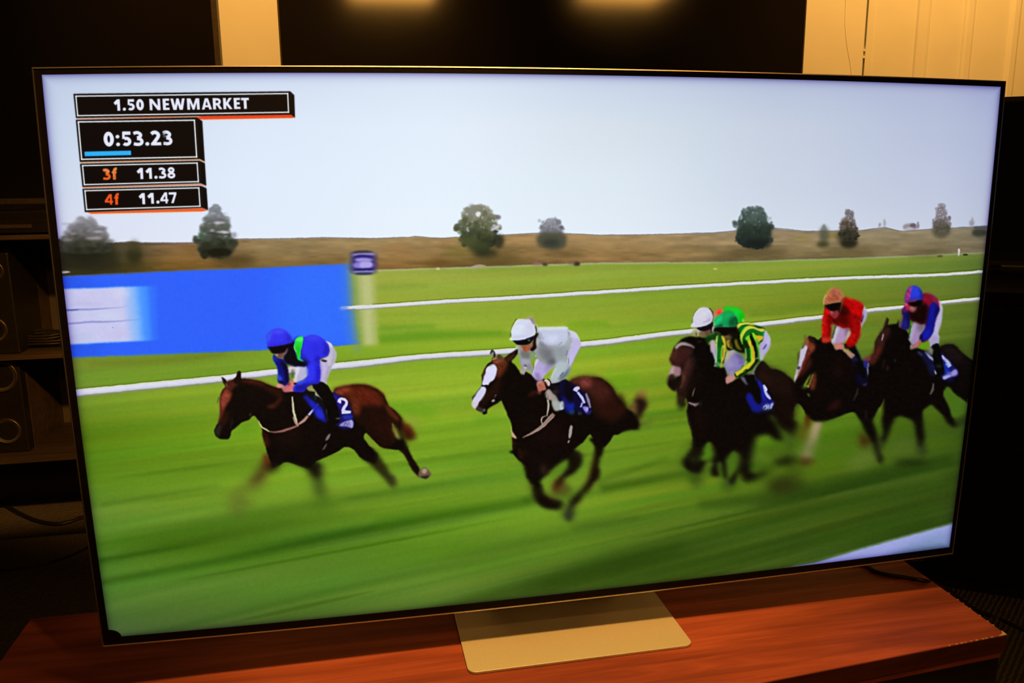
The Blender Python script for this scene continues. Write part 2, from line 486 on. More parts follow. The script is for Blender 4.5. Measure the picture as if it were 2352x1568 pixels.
    tree(494, 533, 88, 118, ['80868e', '6c7074', '5e625e', '50564e', '444c40', '363e30', '282e22', '1c2016'], 22, 1.5, 190, 'd0ccd6', 26, (6, 0), [.1, .3, .5, .72, .86, .96, 1., .9, .6])
    for s_, rx, ry, c, a in (('R 2090 445', 16, 3, 'e0dce6', .85), ('R 2050 330', 14, 3, 'cdc6d2', .8), ('R 1990 462', 20, 3, '34383a', .8), ('R 2050 690', 28, 9, '15170f', .85), ('R 1820 480', 5, 12, '3e6a4c', .6), ('R 2230 480', 5, 7, '7a7480', .7), ('R 2110 220', 6, 3, 'a8aec4', .6)):
        e(s_, rx, ry, c, 1.8, a, mb=(7, 0))
    tree(1099, 520, 92, 98, ['8a8a7c', '7c7e68', '66694e', '4c5238', '3a4228', '2e3522'], 11, 1.5, 260, 'cdd4de', 34)
    e('S 800 730', 26, 14, '3c4428', 5, .85); e('S 880 790', 28, 9, '24281a', 6, .85); e('S 660 640', 22, 12, '4a5230', 5, .8); e('S 1040 640', 14, 16, '22281e', 4, .85); e('S 780 290', 6, 6, 'e6ebe8', 1.4, .95); e('S 700 240', 10, 14, '86867a', 3, .7); e('S 1040 330', 6, 5, '6c6a74', 1.5, .8); e('S 1000 470', 12, 4, 'd4d2dc', 1.5, .8, -30); e('S 1010 515', 6, 2, '2c3450', 1, .9); e('S 610 380', 8, 10, '50583c', 2, .7)
    tree(1268, 522, 56, 40, ['8c8e98', '7a7a82', '6a6a70'], 12, 1.3, 90, 'd6dce8', 22)
    p('S 1530 620 1560 560 1640 530 1880 540 1920 620 1890 720 1740 750 1580 710', '4a4c3c', 4, .95); e('S 1720 660', 20, 9, '2f3430', 5, .8); e('S 1570 375', 4, 4, 'a6a8b8', 1.4, .7); e('S 1860 460', 5, 4, '5a586a', 1.3, .8); e('S 1820 390', 6, 6, '6c6c78', 1.5, .8)
    tree(1733, 522, 82, 92, ['4e5e58', '44544e', '3a4a42', '2c3a34', '222e2a', '1c2624'], 13, 1.3, 280, '93a2a8', 30)
    p('a 200 300 250 250 480 240 500 330 480 430 380 440 260 410', '243028', 4, .6); e('a 380 400', 30, 9, '161c1c', 5, .8); e('a 480 190', 5, 4, 'a8b0b8', 1.2, .8); e('a 240 180', 3, 6, 'a4b2b8', 1.2, .7)
    for s_, rx, ry, c, b in (('a 940 330', 11, 20, '565844', 4), ('a 930 410', 14, 6, '34381e', 4), ('a 938 265', 4, 7, '767a7c', 2), ('a 1100 350', 16, 18, '5e5438', 4), ('a 1150 350', 18, 24, '3a382c', 4), ('a 1150 400', 20, 10, '24241a', 4), ('a 1110 230', 9, 13, '7c6c68', 2), ('a 1175 160', 5, 10, '6e666c', 1.5), ('a 1140 205', 5, 12, 'c4c0cc', 1.3), ('a 1185 205', 4, 10, 'aaa6b2', 1.3), ('a 1160 200', 2, 12, '2c2626', 1), ('a 1180 260', 8, 10, '4a4648', 2)):
        e(s_, rx, ry, c, b, .9)
    for s_, rx, ry, c, b in (('a 1450 230', 3, 10, 'a0a0a6', 1.5), ('a 1410 245', 3, 5, '8a8c92', 1.5), ('a 1670 262', 18, 8, '8a8084', 2), ('a 1690 250', 7, 5, '5e5660', 1.3), ('a 1660 275', 9, 3, 'bcb4c0', 1.3), ('a 1735 245', 3, 8, '7e7a86', 1.3), ('a 1890 230', 3, 6, '8a8c92', 1.5),
            ('a 1920 230', 3, 12, '3c3434', 1.2), ('a 1930 300', 20, 16, '4c4a38', 4), ('a 1950 100', 4, 6, '6c6468', 1.2), ('a 2000 190', 4, 6, '5c5256', 1.3), ('a 2190 230', 6, 7, '8e8a90', 2), ('a 2195 200', 2, 6, '9c9aa6', 1.3), ('a 2255 310', 18, 10, '2c3028', 3), ('a 2260 270', 16, 4, '4a4c50', 2)):
        e(s_, rx, ry, c, b, .85)
    tree(2166, 500, 44, 64, ['8c868c', '7e787e', '888086', '746c70', '5c564e', '4a4838'], 23, 1.2, 90, 'd4cedb', 46, None, [.2, .45, .6, .55, .8, 1., .95, .8])
    tree(1952, 516, 46, 70, ['7c747a', '746c70', '6a6058', '4c4438', '3a362a', '26261c'], 24, 1.2, 110, 'c8c2cc', 30, None, [.12, .28, .4, .6, .85, 1., 1., .8])
    p('a 2072 450 2086 450 2088 480 2082 508 2076 508 2074 480', 'd8d4d8', 1); e('a 2135 498', 6, 2, '2c2818', 1); e('a 1920 510', 7, 2, '5c4a30', 1.3); e('a 20 618', 5, 2, 'c8c87c', 1.2)
    e('S 260 995', 5, 2, 'd8d0a0', 1.5); p('S 650 985 780 940 880 955 830 975 720 990', 'b09c8c', 1.3); e('S 1540 930', 12, 4, '9a6a70', 2.5, .8); e('S 1640 940', 6, 4, '50493c', 1.6); e('S 2050 930', 8, 5, '3c3226', 2); e('S 1980 920', 10, 3, '7c6450', 2.5)
    # big soft bands in the turf
    for s_, w, c, b, a in (('X -40 358 400 285 800 225 1150 175', [30, 28, 20, 3], '3c660c', 9, .5), ('X -40 436 450 335 900 245 1300 190', [12, 16, 12, 2], '2e5208', 7, .6),
            ('X -40 525 550 420 1000 325 1400 245 2000 140', [10, 13, 18, 18, 6], '24480a', 6, .7), ('X 1300 240 1700 180 2000 130', [30, 26, 20], '467410', 8, .4),
            ('X 60 160 300 120 600 70', [6, 9, 6], '3c6418', 4, .5), ('X 60 255 320 210 640 155', [5, 7, 5], '487420', 5, .5), ('X 80 640 600 520 1200 390 1900 290', [30, 22, 24, 20], '5c7c30', 14, .4),
            ('X 700 630 1400 490 2000 380', [2, 12, 3], '34580e', 8, .45), ('X 1350 690 2000 520 2400 420 2700 350', [2, 40, 50, 20], '22400a', 14, .6), ('X 300 470 900 380 1400 300', [20, 26, 14], '4a7a16', 12, .3), ('X 900 560 1500 450 2000 330', [8, 22, 24], '5a7c2c', 10, .35),
            ('Y 0 800 400 690 900 560 1500 390 2200 250', [14, 26, 34, 28, 26], '2a460c', 12, .55), ('Y 100 800 700 690 1300 600 2100 430', [40, 60, 60, 40], '26440a', 16, .5), ('Y 300 480 800 420 1400 330 2150 200', [26, 22, 26, 30], '4e6e24', 12, .45),
            ('Y 250 475 600 420', [8, 12, 4], '2c4a12', 6, .5), ('Y 400 275 900 185 1250 150', [14, 12, 8], '2a4c08', 5, .65), ('Y 380 240 750 120', [10, 8, 5], '2e4e10', 5, .5), ('Y 900 360 1400 300 2200 110', [14, 30, 16], '26400e', 8, .6), ('Y 1200 360 1800 230 2200 140', [10, 20, 12], '243c10', 8, .5), ('Y 1500 560 2150 380', [20, 26], '365c10', 10, .4),
            ('Y 0 340 120 320', [10, 8], '254a06', 5, .6)):
        l(s_, w, c, b, a)
    rs = np.random.default_rng(40)
    for i in range(80):
        ps = rs.uniform(960, 1560)
        x0 = rs.uniform(-100, 2000); x1 = x0 + rs.uniform(260, 900)
        sl_ = float(s(np.array(ps)))
        xs_ = np.linspace(x0, x1, 5)
        ys_ = ps - sl_ * (xs_ - 1200) + rs.uniform(-4, 4)
        k = np.interp(ps, [960, 1560], [1, .8])
        lt = rs.uniform() < .5
        cc = (np.array([.47, .60, .26]) if lt else np.array([.15, .32, .04])) * np.interp(xs_.mean(), [300, 1200, 2200], [.95, 1., .62]) * k
        wd = rs.uniform(3, 13)
        l(np.stack([xs_, ys_], 1), [.5, wd * .8, wd, wd * .7, .5], cc.astype(np.float32), rs.uniform(2, 5), rs.uniform(.12, .38))
    # soft bands of the far turf
    for s_, w, c, b, a in (('P 640 1130 1400 1100', [16, 10], '6e962a', 5, .7), ('P 640 1280 1300 1230 2323 1190', [18, 22, 12], '5c921c', 5, .75), ('P 640 960 1300 940 2000 930', [8, 8, 4], '86a430', 3, .6), ('P 640 560 1300 560', [14, 10], '84983a', 5, .4), ('E 1400 270 1800 240 2352 240', [8, 14, 10], '6ca01c', 4, .6), ('E 0 460 160 440', [14, 10], '6ea024', 4, .6), ('W 300 1060 1000 1030 1600 960', [12, 14, 10], '6c7c24', 5, .6), ('W 200 1190 800 1160 1500 1080', [8, 8, 6], '7a9a2c', 4, .5), ('I 1500 330 2352 290', [8, 10], '6c8424', 4, .5), ('L 0 560 400 520 700 480', [10, 10, 8], '668a24', 5, .5), ('G 1500 120 2000 60', [40, 30], '68a216', 10, .5), ('C 1200 420 1858 520', [24, 30], '64a01a', 9, .5), ('B 560 1120 900 1100', [20, 10], '528c14', 10, .6), ('F 200 1380 600 1360', [16, 10], '649c1a', 8, .6)):
        l(s_, w, c, b, a)
    # ---- advertising board, its pale panel, the course sign
    bd = 'W -60 236 35 230 1000 183 2187 137 Z 730 609 800 607 806 700 818 780 822 791 763 796 A 0 640 W 1000 965 120 996 -60 1004'
    bm_ = p(bd, '2f63fa', 1.6, 1, 0, mb=(20, 1))
    p('Z 132 630 200 630 230 818 150 824', '2452e0', 20, .5, clip=bm_); p('Z 650 612 806 606 822 792 650 800', '3478ff', 30, .6, clip=bm_)
    p('Z 796 612 822 612 834 790 808 792', '7a9a6c', 5, .55); p('Z 780 612 806 610 822 790 796 792', '3a7ae8', 5, .6, clip=bm_)
    l('W 35 228 1000 181 2187 135 P 200 285', 2, '5a6a8c', 1.2, .7); l('W 120 998 1000 968 1990 916', 3, '2a7ad8', 1.5, .6)
    p('W -200 352 45 350 700 326 820 322 905 318 925 832 860 838 750 842 110 872 -200 878', '3a86ff', 2, .85, 0, mb=(26, 0))
    p('W -200 352 45 350 700 326 800 322 840 836 750 842 110 872 -200 878', '66b4ff', 2, .85, 0, mb=(34, 0))
    p('W -200 354 45 352 690 330 745 838 110 870 -200 876', 'c9c9ee', 1.8, 1, 0, mb=(44, 0))
    e('W 600 390', 22, 9, 'd4d8f4', 6, .7); e('W 500 600', 30, 8, 'ccd6f0', 6, .8); e('W 250 590', 30, 9, 'c6cce8', 5, .6); e('W 300 490', 40, 4, 'bab8e0', 4, .7); e('W 230 800', 30, 10, 'bcc6e6', 6, .7); e('W 560 790', 30, 8, 'c6c0e8', 6, .6)
    l('W -40 556 60 549 280 542 420 535 640 519', [5, 4, 3, .6], '7a80c4', 1.3, .8); l('W -40 688 80 679 300 662 480 660 780 638', [4.5, 3.5, 3.5, .6], '7a80c2', 1.3, .8)
    l('W -40 556 60 549 200 546', [3.5, 1.5], '3a4aa0', 1, .7); e('W 527 716', 1, .6, '3c4450', .5)
    p('W 20 183 100 180 115 190 30 200', 'd8d8d0', 1.2)
    p('P 352 415 588 415 600 800 625 1360 430 1360 380 820', 'b4ba78', 4, .85, 0, mb=(8, 0)); p('P 420 420 530 420 550 1350 470 1350', 'c0c68c', 3, .6, 0)
    p('P 300 112 560 112 600 180 600 330 560 400 310 400 270 330 270 180', '2e2a74', 2, .95, 1, mb=(14, 0)); e('P 420 112', 22, 3.5, '3a3440', 1.6, .9, mb=(10, 0)); l('P 290 150 440 140 590 140', 5, 'a89cc4', 1.6, .9, mb=(8, 0)); e('P 430 172', 20, 3.5, '1c1878', 1.8, .9)
    e('P 440 215', 21, 5, 'a898e0', 1.8, .95, mb=(8, 0)); e('P 430 285', 24, 9, '9484d8', 2, .95, mb=(8, 0)); p('P 400 250 530 240 535 310 400 325', 'b8aeec', 2, .8); e('P 440 345', 22, 3, '141060', 1.8, .9); l('P 300 376 440 374 580 372', 4.5, '9c9cc8', 1.6, .9, mb=(8, 0)); e('P 440 402', 20, 2.6, '2a3850', 1.6, .9)
    # ---- running rails
    r1 = 'P 130 868 300 858 560 845 1200 800 1800 760 2323 735 Z 1400 671 1640 656 1926 641 2150 633 2275 624'
    l(r1, [4, 9, 9, 9, 9.5, 9, 8, 7, 6, 5.5], '8c8c90', 1.2, .8)
    q = pts_of(r1); q[:, 1] -= 1
    l(q, [2, 7, 7, 7.5, 8, 7.5, 6.5, 6, 5, 4.5], 'd9dce8', 1, 1); q[:, 1] -= 2.6; l(q, 1.6, 'e6ecb4', .8, .8); q[2:, 1] -= 2.6; l(q[2:], 1.2, '40481c', .7, .75)
    p('Z 776 708 792 703 800 709 786 714', '5c86f0', 2, .7)
    r2 = [(100, 911), (168, 904), (372, 884), (506, 871), (600, 859), (690, 850), (840, 835), (949, 822.5), (1035, 816), (1121, 811), (1240, 802), (1335, 792), (1400, 785.5), (1520, 769.5), (1590, 762), (1744, 746), (1810, 738.5), (1894, 728.5), (1994, 714.5), (2077, 706.5), (2166, 696), (2252, 687), (2280, 684)]
    q = np.array(r2); w = [17, 17, 17, 16, 15, 15, 15.5, 13, 13, 13, 13, 13, 13, 12, 12, 11, 11, 10, 9.5, 9, 8.5, 8, 8]
    l(q + [0, 2], w, '8a8a84', 1.5, .8); l(q - [0, .6], [v - 3 for v in w], 'cdcede', 1.1, 1); l(q - [0, 1.5], [v * .4 for v in w], 'dcdeee', 1.5, .9)
    l(q - np.stack([np.zeros(len(w)), np.array(w) * .42], 1), 2, 'e6e8a4', .8, .85); l(q - np.stack([np.zeros(len(w)), np.array(w) * .42 + 2.2], 1), 1.4, '3c4c10', .8, .7)
    # white rail in the near corner
    p('Y 1330 685 1500 650 1800 560 2000 505 2220 445 2230 600 1700 680', 'a3aade', 2.5, 1, 0); p('Y 1950 570 2100 510 2230 500 2230 600 1850 640', '7a92b8', 8, .6); p('Y 1980 590 2230 560 2230 610 1900 640', '4a6a74', 7, .7); l('Y 1380 668 1800 560 2200 449', 2.5, '5a8a30', 1.5, .6)
def glyph(ch, x0, x1, y0, y1, col, fr, th=.265, slant=.06, b=.55, a=1.):
    f = FRAMES[fr]
    w, h = (x1 - x0) / f[2], (y1 - y0) / f[2]
    ox, oy = f[0] + x0 / f[2], f[1] + y0 / f[2]
    lean = slant * h
    w -= lean
    def T(q):
        q = np.asarray(q, float)
        return np.stack([ox + q[:, 0] * w + q[:, 1] * lean, oy + q[:, 1] * h - (q[:, 0] - .5) * w * .015], 1)
    t = th * h
    sx, sy = t / w, th
    hx, hy = sx / 2, sy / 2
    def pl(*q):
        p(T(np.reshape(q, (-1, 2))), col, b, a, 0)
    def st(q, k=1., smooth=True):
        q = np.asarray(q, float).reshape(-1, 2)
        l(T(q), t * k, col, b, a, sm=smooth)
    def hole(cx, cy, rx, ry, k=1.):
        v = np.radians(np.linspace(0, 360, 33))
        o = np.stack([cx + (rx + hx * k) * np.cos(v), cy + (ry + hy * k) * np.sin(v)], 1); i = np.stack([cx + (rx - hx * k) * np.cos(v), cy + (ry - hy * k) * np.sin(v)], 1)
        p(T(np.concatenate([o, i])), col, b, a, 0)
    def ring(cx, cy, rx, ry, a0=0, a1=360, k=1.):
        v = np.radians(np.linspace(a0, a1, 26))
        st(np.stack([cx + rx * np.cos(v), cy + ry * np.sin(v)], 1), k, False)
    if ch == '1': pl(.55, 0, 1, 0, 1, 1, 1 - sx * .98, 1, 1 - sx * .98, .40, .28, .52, 0, .30)
    elif ch == '.':
        v = np.radians(np.arange(0, 360, 15)); p(T(np.stack([.5 + .5 * np.cos(v), .5 + .5 * np.sin(v)], 1)), col, b, a, 0)
    elif ch == '5':
        pl(.1, 0, .95, 0, .95, sy * .9, .1 + sx * .6, sy * .9, .1 + sx * .6, .5, .06, .52); ring(.47, .675, .53 - hx * .9, .325 - hy * .9, -125, 140, .88)
    elif ch == '0': hole(.5, .5, .5 - hx, .5 - hy)
    elif ch == 'N': pl(0, 0, sx, 0, 1 - sx * .9, .62, 1 - sx * .9, 0, 1, 0, 1, 1, 1 - sx, 1, sx * .9, .38, sx * .9, 1, 0, 1)
    elif ch == 'E': pl(0, 0, 1, 0, 1, sy * .78, sx, sy * .78, sx, .5 - sy * .4, .92, .5 - sy * .4, .92, .5 + sy * .38, sx, .5 + sy * .38, sx, 1 - sy * .78, 1, 1 - sy * .78, 1, 1, 0, 1)
    elif ch == 'W': pl(0, 0, .2, 0, .30, .62, .41, 0, .59, 0, .70, .62, .80, 0, 1, 0, .83, 1, .60, 1, .5, .48, .40, 1, .17, 1)
    elif ch == 'M': pl(0, 0, .3, 0, .5, .6, .7, 0, 1, 0, 1, 1, .77, 1, .77, .36, .58, 1, .42, 1, .23, .36, .23, 1, 0, 1)
    elif ch == 'A':
        pl(.34, 0, .66, 0, 1, 1, .72, 1, .5, .26, .28, 1, 0, 1); pl(.3, .62, .7, .62, .7, .8, .3, .8)
    elif ch == 'R':
        pl(0, 0, sx, 0, sx, 1, 0, 1); st([sx * .5, hy * .9, .5, hy * .9, .68, .17, .74, .3, .68, .44, .5, .53, sx * .5, .53], .82); pl(.36, .55, .64, .5, 1, 1, .68, 1)
    elif ch == 'K': pl(0, 0, sx, 0, sx, .4, .62, 0, .98, 0, .56, .47, 1, 1, .66, 1, sx, .62, sx, 1, 0, 1)
    elif ch == 'T': pl(0, 0, 1, 0, 1, sy * .85, .5 + hx, sy * .85, .5 + hx, 1, .5 - hx, 1, .5 - hx, sy * .85, 0, sy * .85)
    elif ch == '3':
        st([.08, .17, .3, .11, .55, .12, .76, .24, .70, .37, .42, .47], .84); st([.40, .49, .74, .56, .86, .71, .74, .85, .45, .89, .06, .85], .84)
    elif ch == '2':
        st([.1, .22, .3, .12, .55, .12, .76, .26, .72, .42, .5, .64, .2, .9], .95); pl(.02, 1, .02, .83, .2, .78, 1, .78, 1, 1)
    elif ch == '8':
        hole(.5, .265, .43 - hx * .8, .265 - hy * .75, .8); hole(.5, .725, .5 - hx * .8, .275 - hy * .75, .82)
    elif ch == '4': pl(.55, 0, .88, 0, .88, .62, 1, .62, 1, .8, .88, .8, .88, 1, .62, 1, .62, .8, 0, .8, 0, .6); p(T([[.62, .3], [.62, .62], [.36, .62]]), '000000', .5, a, 0)
    elif ch == '7': pl(0, 0, 1, 0, 1, .16, .58, 1, .25, 1, .66, .22, 0, .22)
    elif ch == 'f':
        st([.98, .11, .72, .1, .5, .22, .48, .5, .48, 1], .95); pl(.04, .3, .9, .3, .9, .46, .04, .46)

def paint_captions():
    k = '060507'
    p('U 330 600 430 560 2000 520 2030 588 460 616', 'f4421c', .8, 1, 0); l('U 460 622 2020 594', 1.6, 'f0dc98', .7, .8); l('U 470 612 2010 584', 1.2, 'b8340c', .6, .8)
    p('T 195 182 U 1955 140 2025 205 2038 590 1975 535 T 238 592', k, .7, 1, 0); l('U 1968 150 1982 535', 1, '191514', .5)
    l('T 250 604 U 400 573', [1.8, 2.8], 'e88a4c', .6); l('U 0 572 T 1200 580', 1.6, 'f06038', .6, .6)
    p('T 236 622 U 375 580 468 645 510 1330 428 1288 T 304 1336', k, .7, 1, 0); l('U 372 590 412 1285', .8, '2a2622', .5)
    l('T 320 1346 U 425 1298 512 1346', [2.2, 2.4, 2.4, 1.4], 'eb9048', .6, sm=0)
    p('V 150 178 2055 130 2142 170 2165 530 2075 492 190 550', k, .7, 1, 0); l('V 205 560 2080 508 2160 548', [2.4, 2.4, 1.2], 'ee7c3c', .6, sm=0)
    p('V 260 946 2110 885 2190 922 2090 940 330 980', 'ee5c26', .7, 1, 0); l('V 320 982 2080 944', 1.2, 'f4dc9c', .7, .8)
    p('V 190 578 2080 530 2168 570 2192 918 2105 882 228 950', k, .7, 1, 0); l('V 2060 140 2078 490', .8, '2a2622', .5); l('V 2084 540 2108 880', .8, '2a2622', .5)
    for s_, w in (('T 237 222 U 1914 178 1928 494 T 268 552 237 222', 3), ('T 279 658 U 333 629 372 1250 T 336 1291 279 658', 3.2), ('V 191 209 2018 167 2038 463 221 512 191 209', 3), ('V 229 609 2045 563 2064 855 258 909 229 609', 3)):
        q = pts_of(s_)
        for i in range(4):
            d = (q[i + 1] - q[i]) / np.linalg.norm(q[i + 1] - q[i]) * w / 2
            l(np.array([q[i] - d, q[i + 1] + d]), w, 'ecf2f4', .55)
    p('T 380 1161 1170 1143 1175 1220 388 1240', '2cb2fa', .6, 1, 0); l('T 1148 1150 1153 1218', 1, '5cd8ff', .5)
    wt = 'e8ebfb'
    for ch, x0, x1 in (('1', 870, 992), ('5', 1100, 1240), ('0', 1252, 1396), ('N', 1478, 1674), ('E', 1702, 1828), ('W', 1835, 2092)):
        glyph(ch, x0, x1, 275 - (x0 - 870) * .016, 470 - (x0 - 870) * .016, wt, 'T')
    glyph('.', 1030, 1088, 415, 470, wt, 'T', slant=0)
    for ch, x0, x1 in (('M', 203, 427), ('A', 448, 634), ('R', 640, 810), ('K', 815, 984), ('E', 995, 1117), ('T', 1120, 1267)):
        glyph(ch, x0, x1, 258 - (x0 - 200) * .011, 452 - (x0 - 200) * .015, wt, 'U')
    for ch, x0, x1, y0, y1 in (('0', 698, 890, 822, 1076), ('.', 908, 976, 876, 940), ('.', 918, 988, 1005, 1070), ('5', 1003, 1184, 818, 1069), ('3', 1194, 1387, 812, 1066), ('.', 1412, 1484, 997, 1062), ('2', 1492, 1687, 807, 1056), ('3', 1698, 1874, 803, 1054)):
        glyph(ch, x0, x1, y0, y1, wt, 'T', slant=.06 if ch != '.' else 0)
    p('T 1705 830 1740 815 1760 850 1740 930 1715 900', '8f94a6', 1.6, .55); e('T 1760 872', 2.2, .8, '141414', .7, .7); e('T 1765 905', 3.4, 1.4, 'b4b8cc', 1, .6); e('T 1745 1020', 4, 1.6, 'a8acbc', 1, .5)
    og, oh = 'f2601e', 'f08a44'
    for ch, x0, x1, y0, y1, c in (('3', 505, 642, 255, 438, og), ('f', 648, 750, 243, 432, oh), ('1', 1048, 1162, 245, 425, wt), ('1', 1188, 1302, 243, 421, wt), ('.', 1335, 1390, 367, 421, wt), ('3', 1396, 1530, 238, 416, wt), ('8', 1538, 1674, 232, 413, wt),
            ('4', 540, 682, 662, 833, 'f4561c'), ('f', 688, 780, 650, 832, 'f4561c'), ('1', 1080, 1192, 645, 825, wt), ('1', 1218, 1332, 642, 817, wt), ('.', 1366, 1421, 762, 816, wt), ('4', 1424, 1564, 634, 813, wt), ('7', 1563, 1697, 632, 808, wt)):
        glyph(ch, x0, x1, y0, y1, c, 'V', slant=.05 if ch != '.' else 0)
    p('V 520 280 560 262 620 290 580 330', 'f2b088', 1.5, .6); p('V 670 280 700 330 690 420 720 420 715 320', 'c84814', 1, .6)
K0 = '0a0707'
def paint_first():
    # forelegs, blurred
    p('D 700 420 640 540 560 660 440 800 300 940 180 1060 160 1240 260 1380 400 1200 420 1060 560 920 700 800 820 640 830 500', '564a26', 8, .42, mb=(14, 8))
    p('D 720 400 690 520 620 640 560 760 470 830 600 840 720 740 800 640 840 520', '3e1c10', 5, .62, mb=(8, 5))
    p('D 700 430 690 560 760 620 820 500', '6a2010', 5, .6); e('D 600 800', 16, 8, '4a3a1c', 5, .6, -35); e('D 420 1160', 22, 4, '4c5420', 4, .6, -10); e('D 560 900', 14, 10, '5a5a20', 6, .6)
    p('D 1340 600 1380 780 1420 900 1470 1030 1520 1090 1600 1050 1620 930 1560 760 1540 560', '34401a', 7, .6, mb=(9, 4))
    p('D 1420 600 1440 700 1490 830 1530 850 1530 640 1490 540', '1a140a', 4, .75, mb=(6, 2)); p('D 1300 560 1480 540 1560 640 1530 760 1440 760 1360 680', '0e0a07', 5, .8); p('D 780 560 900 560 900 640 800 700 740 640', '120a06', 5, .7); e('D 1530 960', 10, 18, '32481a', 5, .7); e('D 1560 1180', 26, 14, '3c6012', 9, .4); e('D 1590 640', 6, 14, '4e5a26', 3, .5)
    # hind legs
    p('C 860 1100 960 1180 1060 1280 1200 1420 1280 1510 1340 1450 1260 1330 1180 1190 1080 1060 980 960 900 980', '1c150a', 4, .85, mb=(7, 4))
    p('C 820 1040 900 1140 1000 1180 1060 1200 1080 1080 980 960 900 900', '0c0806', 2.4); e('C 1290 1400', 7, 10, '3a3a22', 3, .7); e('C 1290 1500', 8, 6, '4c5a24', 4, .5)
    p('C 1360 1000 1450 1090 1520 1230 1600 1340 1650 1370 1660 1290 1570 1140 1500 1000 1440 880 1330 940', '140a08', 1.8)
    p('C 1640 1310 1690 1250 1740 1255 1800 1330 1770 1380 1690 1390 1630 1360', '6e5a48', 1.8); e('C 1715 1295', 6, 6, 'b49c84', 1.6, .9); p('C 1660 1370 1780 1350 1800 1330 1740 1395', '2a2418', 1.6)
    # tail
    p('C 1260 480 1370 560 1430 650 1520 700 1580 790 1590 850 1520 890 1450 880 1400 760 1330 690', '32100a', 4, .95, mb=(5, 2))
    p('C 1420 640 1520 690 1570 780 1560 840 1500 760 1430 700', '6e2610', 4, .7); p('C 1440 560 1620 600 1660 720 1560 680', '94904a', 8, .4)
    p('C 1320 560 1400 640 1400 760 1440 880 1400 890 1330 760 1300 640', '120806', 2.6)
    # body
    p('B 100 1170 108 1260 180 1328 250 1338 330 1336 372 1300 398 1190 470 1130 590 1030 700 990 760 930 820 918 890 1000 940 1120 970 1300 1030 1480 D 720 330 740 410 790 540 820 632 930 592 980 556 1050 542 1130 566 1250 610 1380 632 1470 545 C 262 1168 400 1108 560 1030 650 975 740 990 810 1050 880 1130 1000 1150 1040 1060 950 930 905 850 935 790 1000 850 1100 950 1200 990 1370 1012 1450 960 1420 850 1360 850 1310 780 1300 640 1400 640 1330 500 1235 430 1200 340 1160 270 1050 190 900 142 760 148 600 175 520 200 470 250 B 2100 330 1800 330 1520 470 1330 420 1200 400 1000 322 880 280 750 252 620 240 568 235 568 130 535 98 510 130 480 205 440 250 320 300 292 262 230 212 240 290 285 380 230 450 190 580 190 700 200 850 170 1000 120 1100', K0, 1.3)
    q = 'C 520 200 600 175 760 148 900 142 1050 190 1160 270 1200 340 1235 430 1330 500 1420 620 1380 760 1360 850 1200 990 1000 850 900 700 760 600 700 400 620 320 500 290'
    mk = p(q, '1c0c08', 3, .9)
    p('C 500 250 540 200 760 160 900 160 1040 210 1150 290 1180 400 1100 430 950 400 860 440 780 380 700 330 600 300', '5a200f', 6, .95)
    p('C 500 250 560 195 700 170 720 220 640 260 560 275', '98422e', 5, .75); p('C 700 300 780 320 840 440 830 540 780 520 740 400', '74301a', 5, .7); e('C 800 470', 8, 14, '7a3018', 5, .6); p('C 830 200 960 230 1060 330 1000 400 880 360', '5a1c10', 6, .7); p('C 860 260 900 380 960 460 900 420', '34100a', 5, .6)
    p('C 1190 390 1300 490 1380 600 1330 620 1230 520', '6a2c14', 3, .7); p('C 1000 520 1150 560 1250 720 1200 880 1080 800', '260c08', 10, .8); p('C 1250 540 1300 700 1330 840 1300 900 1230 760', '3c140c', 5, .5)
    l('C 600 165 760 143 900 138 1060 185 1170 272', 2.4, '6e3a1c', 1.6, .6)
    # gaps of turf seen through the hind legs
    p('C 1285 650 1310 690 1370 790 1390 850 1350 865 1310 790 1290 710', '8c963c', 1.3); p('C 925 800 945 880 990 970 1090 960 1040 900 960 810', '7a9428', 1.6, .9)
    # head
    p('B 300 400 350 430 410 520 340 660 290 760 240 900 200 1010 160 1060 200 850 195 690 200 580 240 470', '7e3220', 3, .95)
    p('B 250 500 340 480 370 560 290 700 220 740 200 640', '964434', 4, .8); p('B 320 300 460 250 500 200 520 330 440 400 400 470 330 420', '5a2418', 3, .8); p('B 310 300 330 390 300 400 285 330', 'a86e4c', 2, .6)
    p('B 570 240 880 285 1180 390 1300 420 1290 600 1000 430 700 330 580 300', '2e100c', 4, .9); p('B 600 250 860 280 1000 330 940 350 700 310 590 290', '4c1c12', 3, .8); p('B 1050 740 1160 690 1280 570 1300 640 1180 760 1090 770', '44190f', 3.5, .95)
    p('B 1040 740 1150 710 1170 770', '52241a', 3, .6)
    p('B 230 900 330 800 360 900 300 1060 200 1120 170 1080', '2c120c', 4, .8); e('B 170 1160', 6, 12, '3c3230', 3, .6, 15); e('B 400 1060', 2.5, 12, '1c1c20', 2, .8, 8); p('B 100 1180 160 1150 180 1280 140 1300', '2c2a1a', 2.5, .6)
    p('B 520 110 500 140 480 220 440 280 470 330 560 300 570 160', '140a08', 1.4); p('B 232 220 260 270 310 330 300 290', '241410', 1.2); l('B 215 200 225 260 250 300', 1.6, '6a5434', 1, .6)
    l('B 170 570 150 640 145 680', 2, '2c3a14', 1.2, .7); e('B 740 890', 2, 4, '3e401c', 1.3, .8, 20)
    p('D 665 95 700 200 735 320 780 300 760 180 720 100', '3c1408', 3, .7); p('D 690 160 720 200 740 300 700 260', '5a2010', 3, .6); e('D 1060 180', 30, 20, '1c0c0a', 10, .6); e('B 1500 1150', 26, 10, '1e0b09', 8, .7)
    # tack
    l('B 1500 560 1505 720 1530 860 1560 980 1590 1080', [3, 4.5, 5.5, 6, 3], 'c9c3a0', .9); l('B 1510 930 1560 1040 1600 1090', [3, 5, 3], 'b08a78', 1)
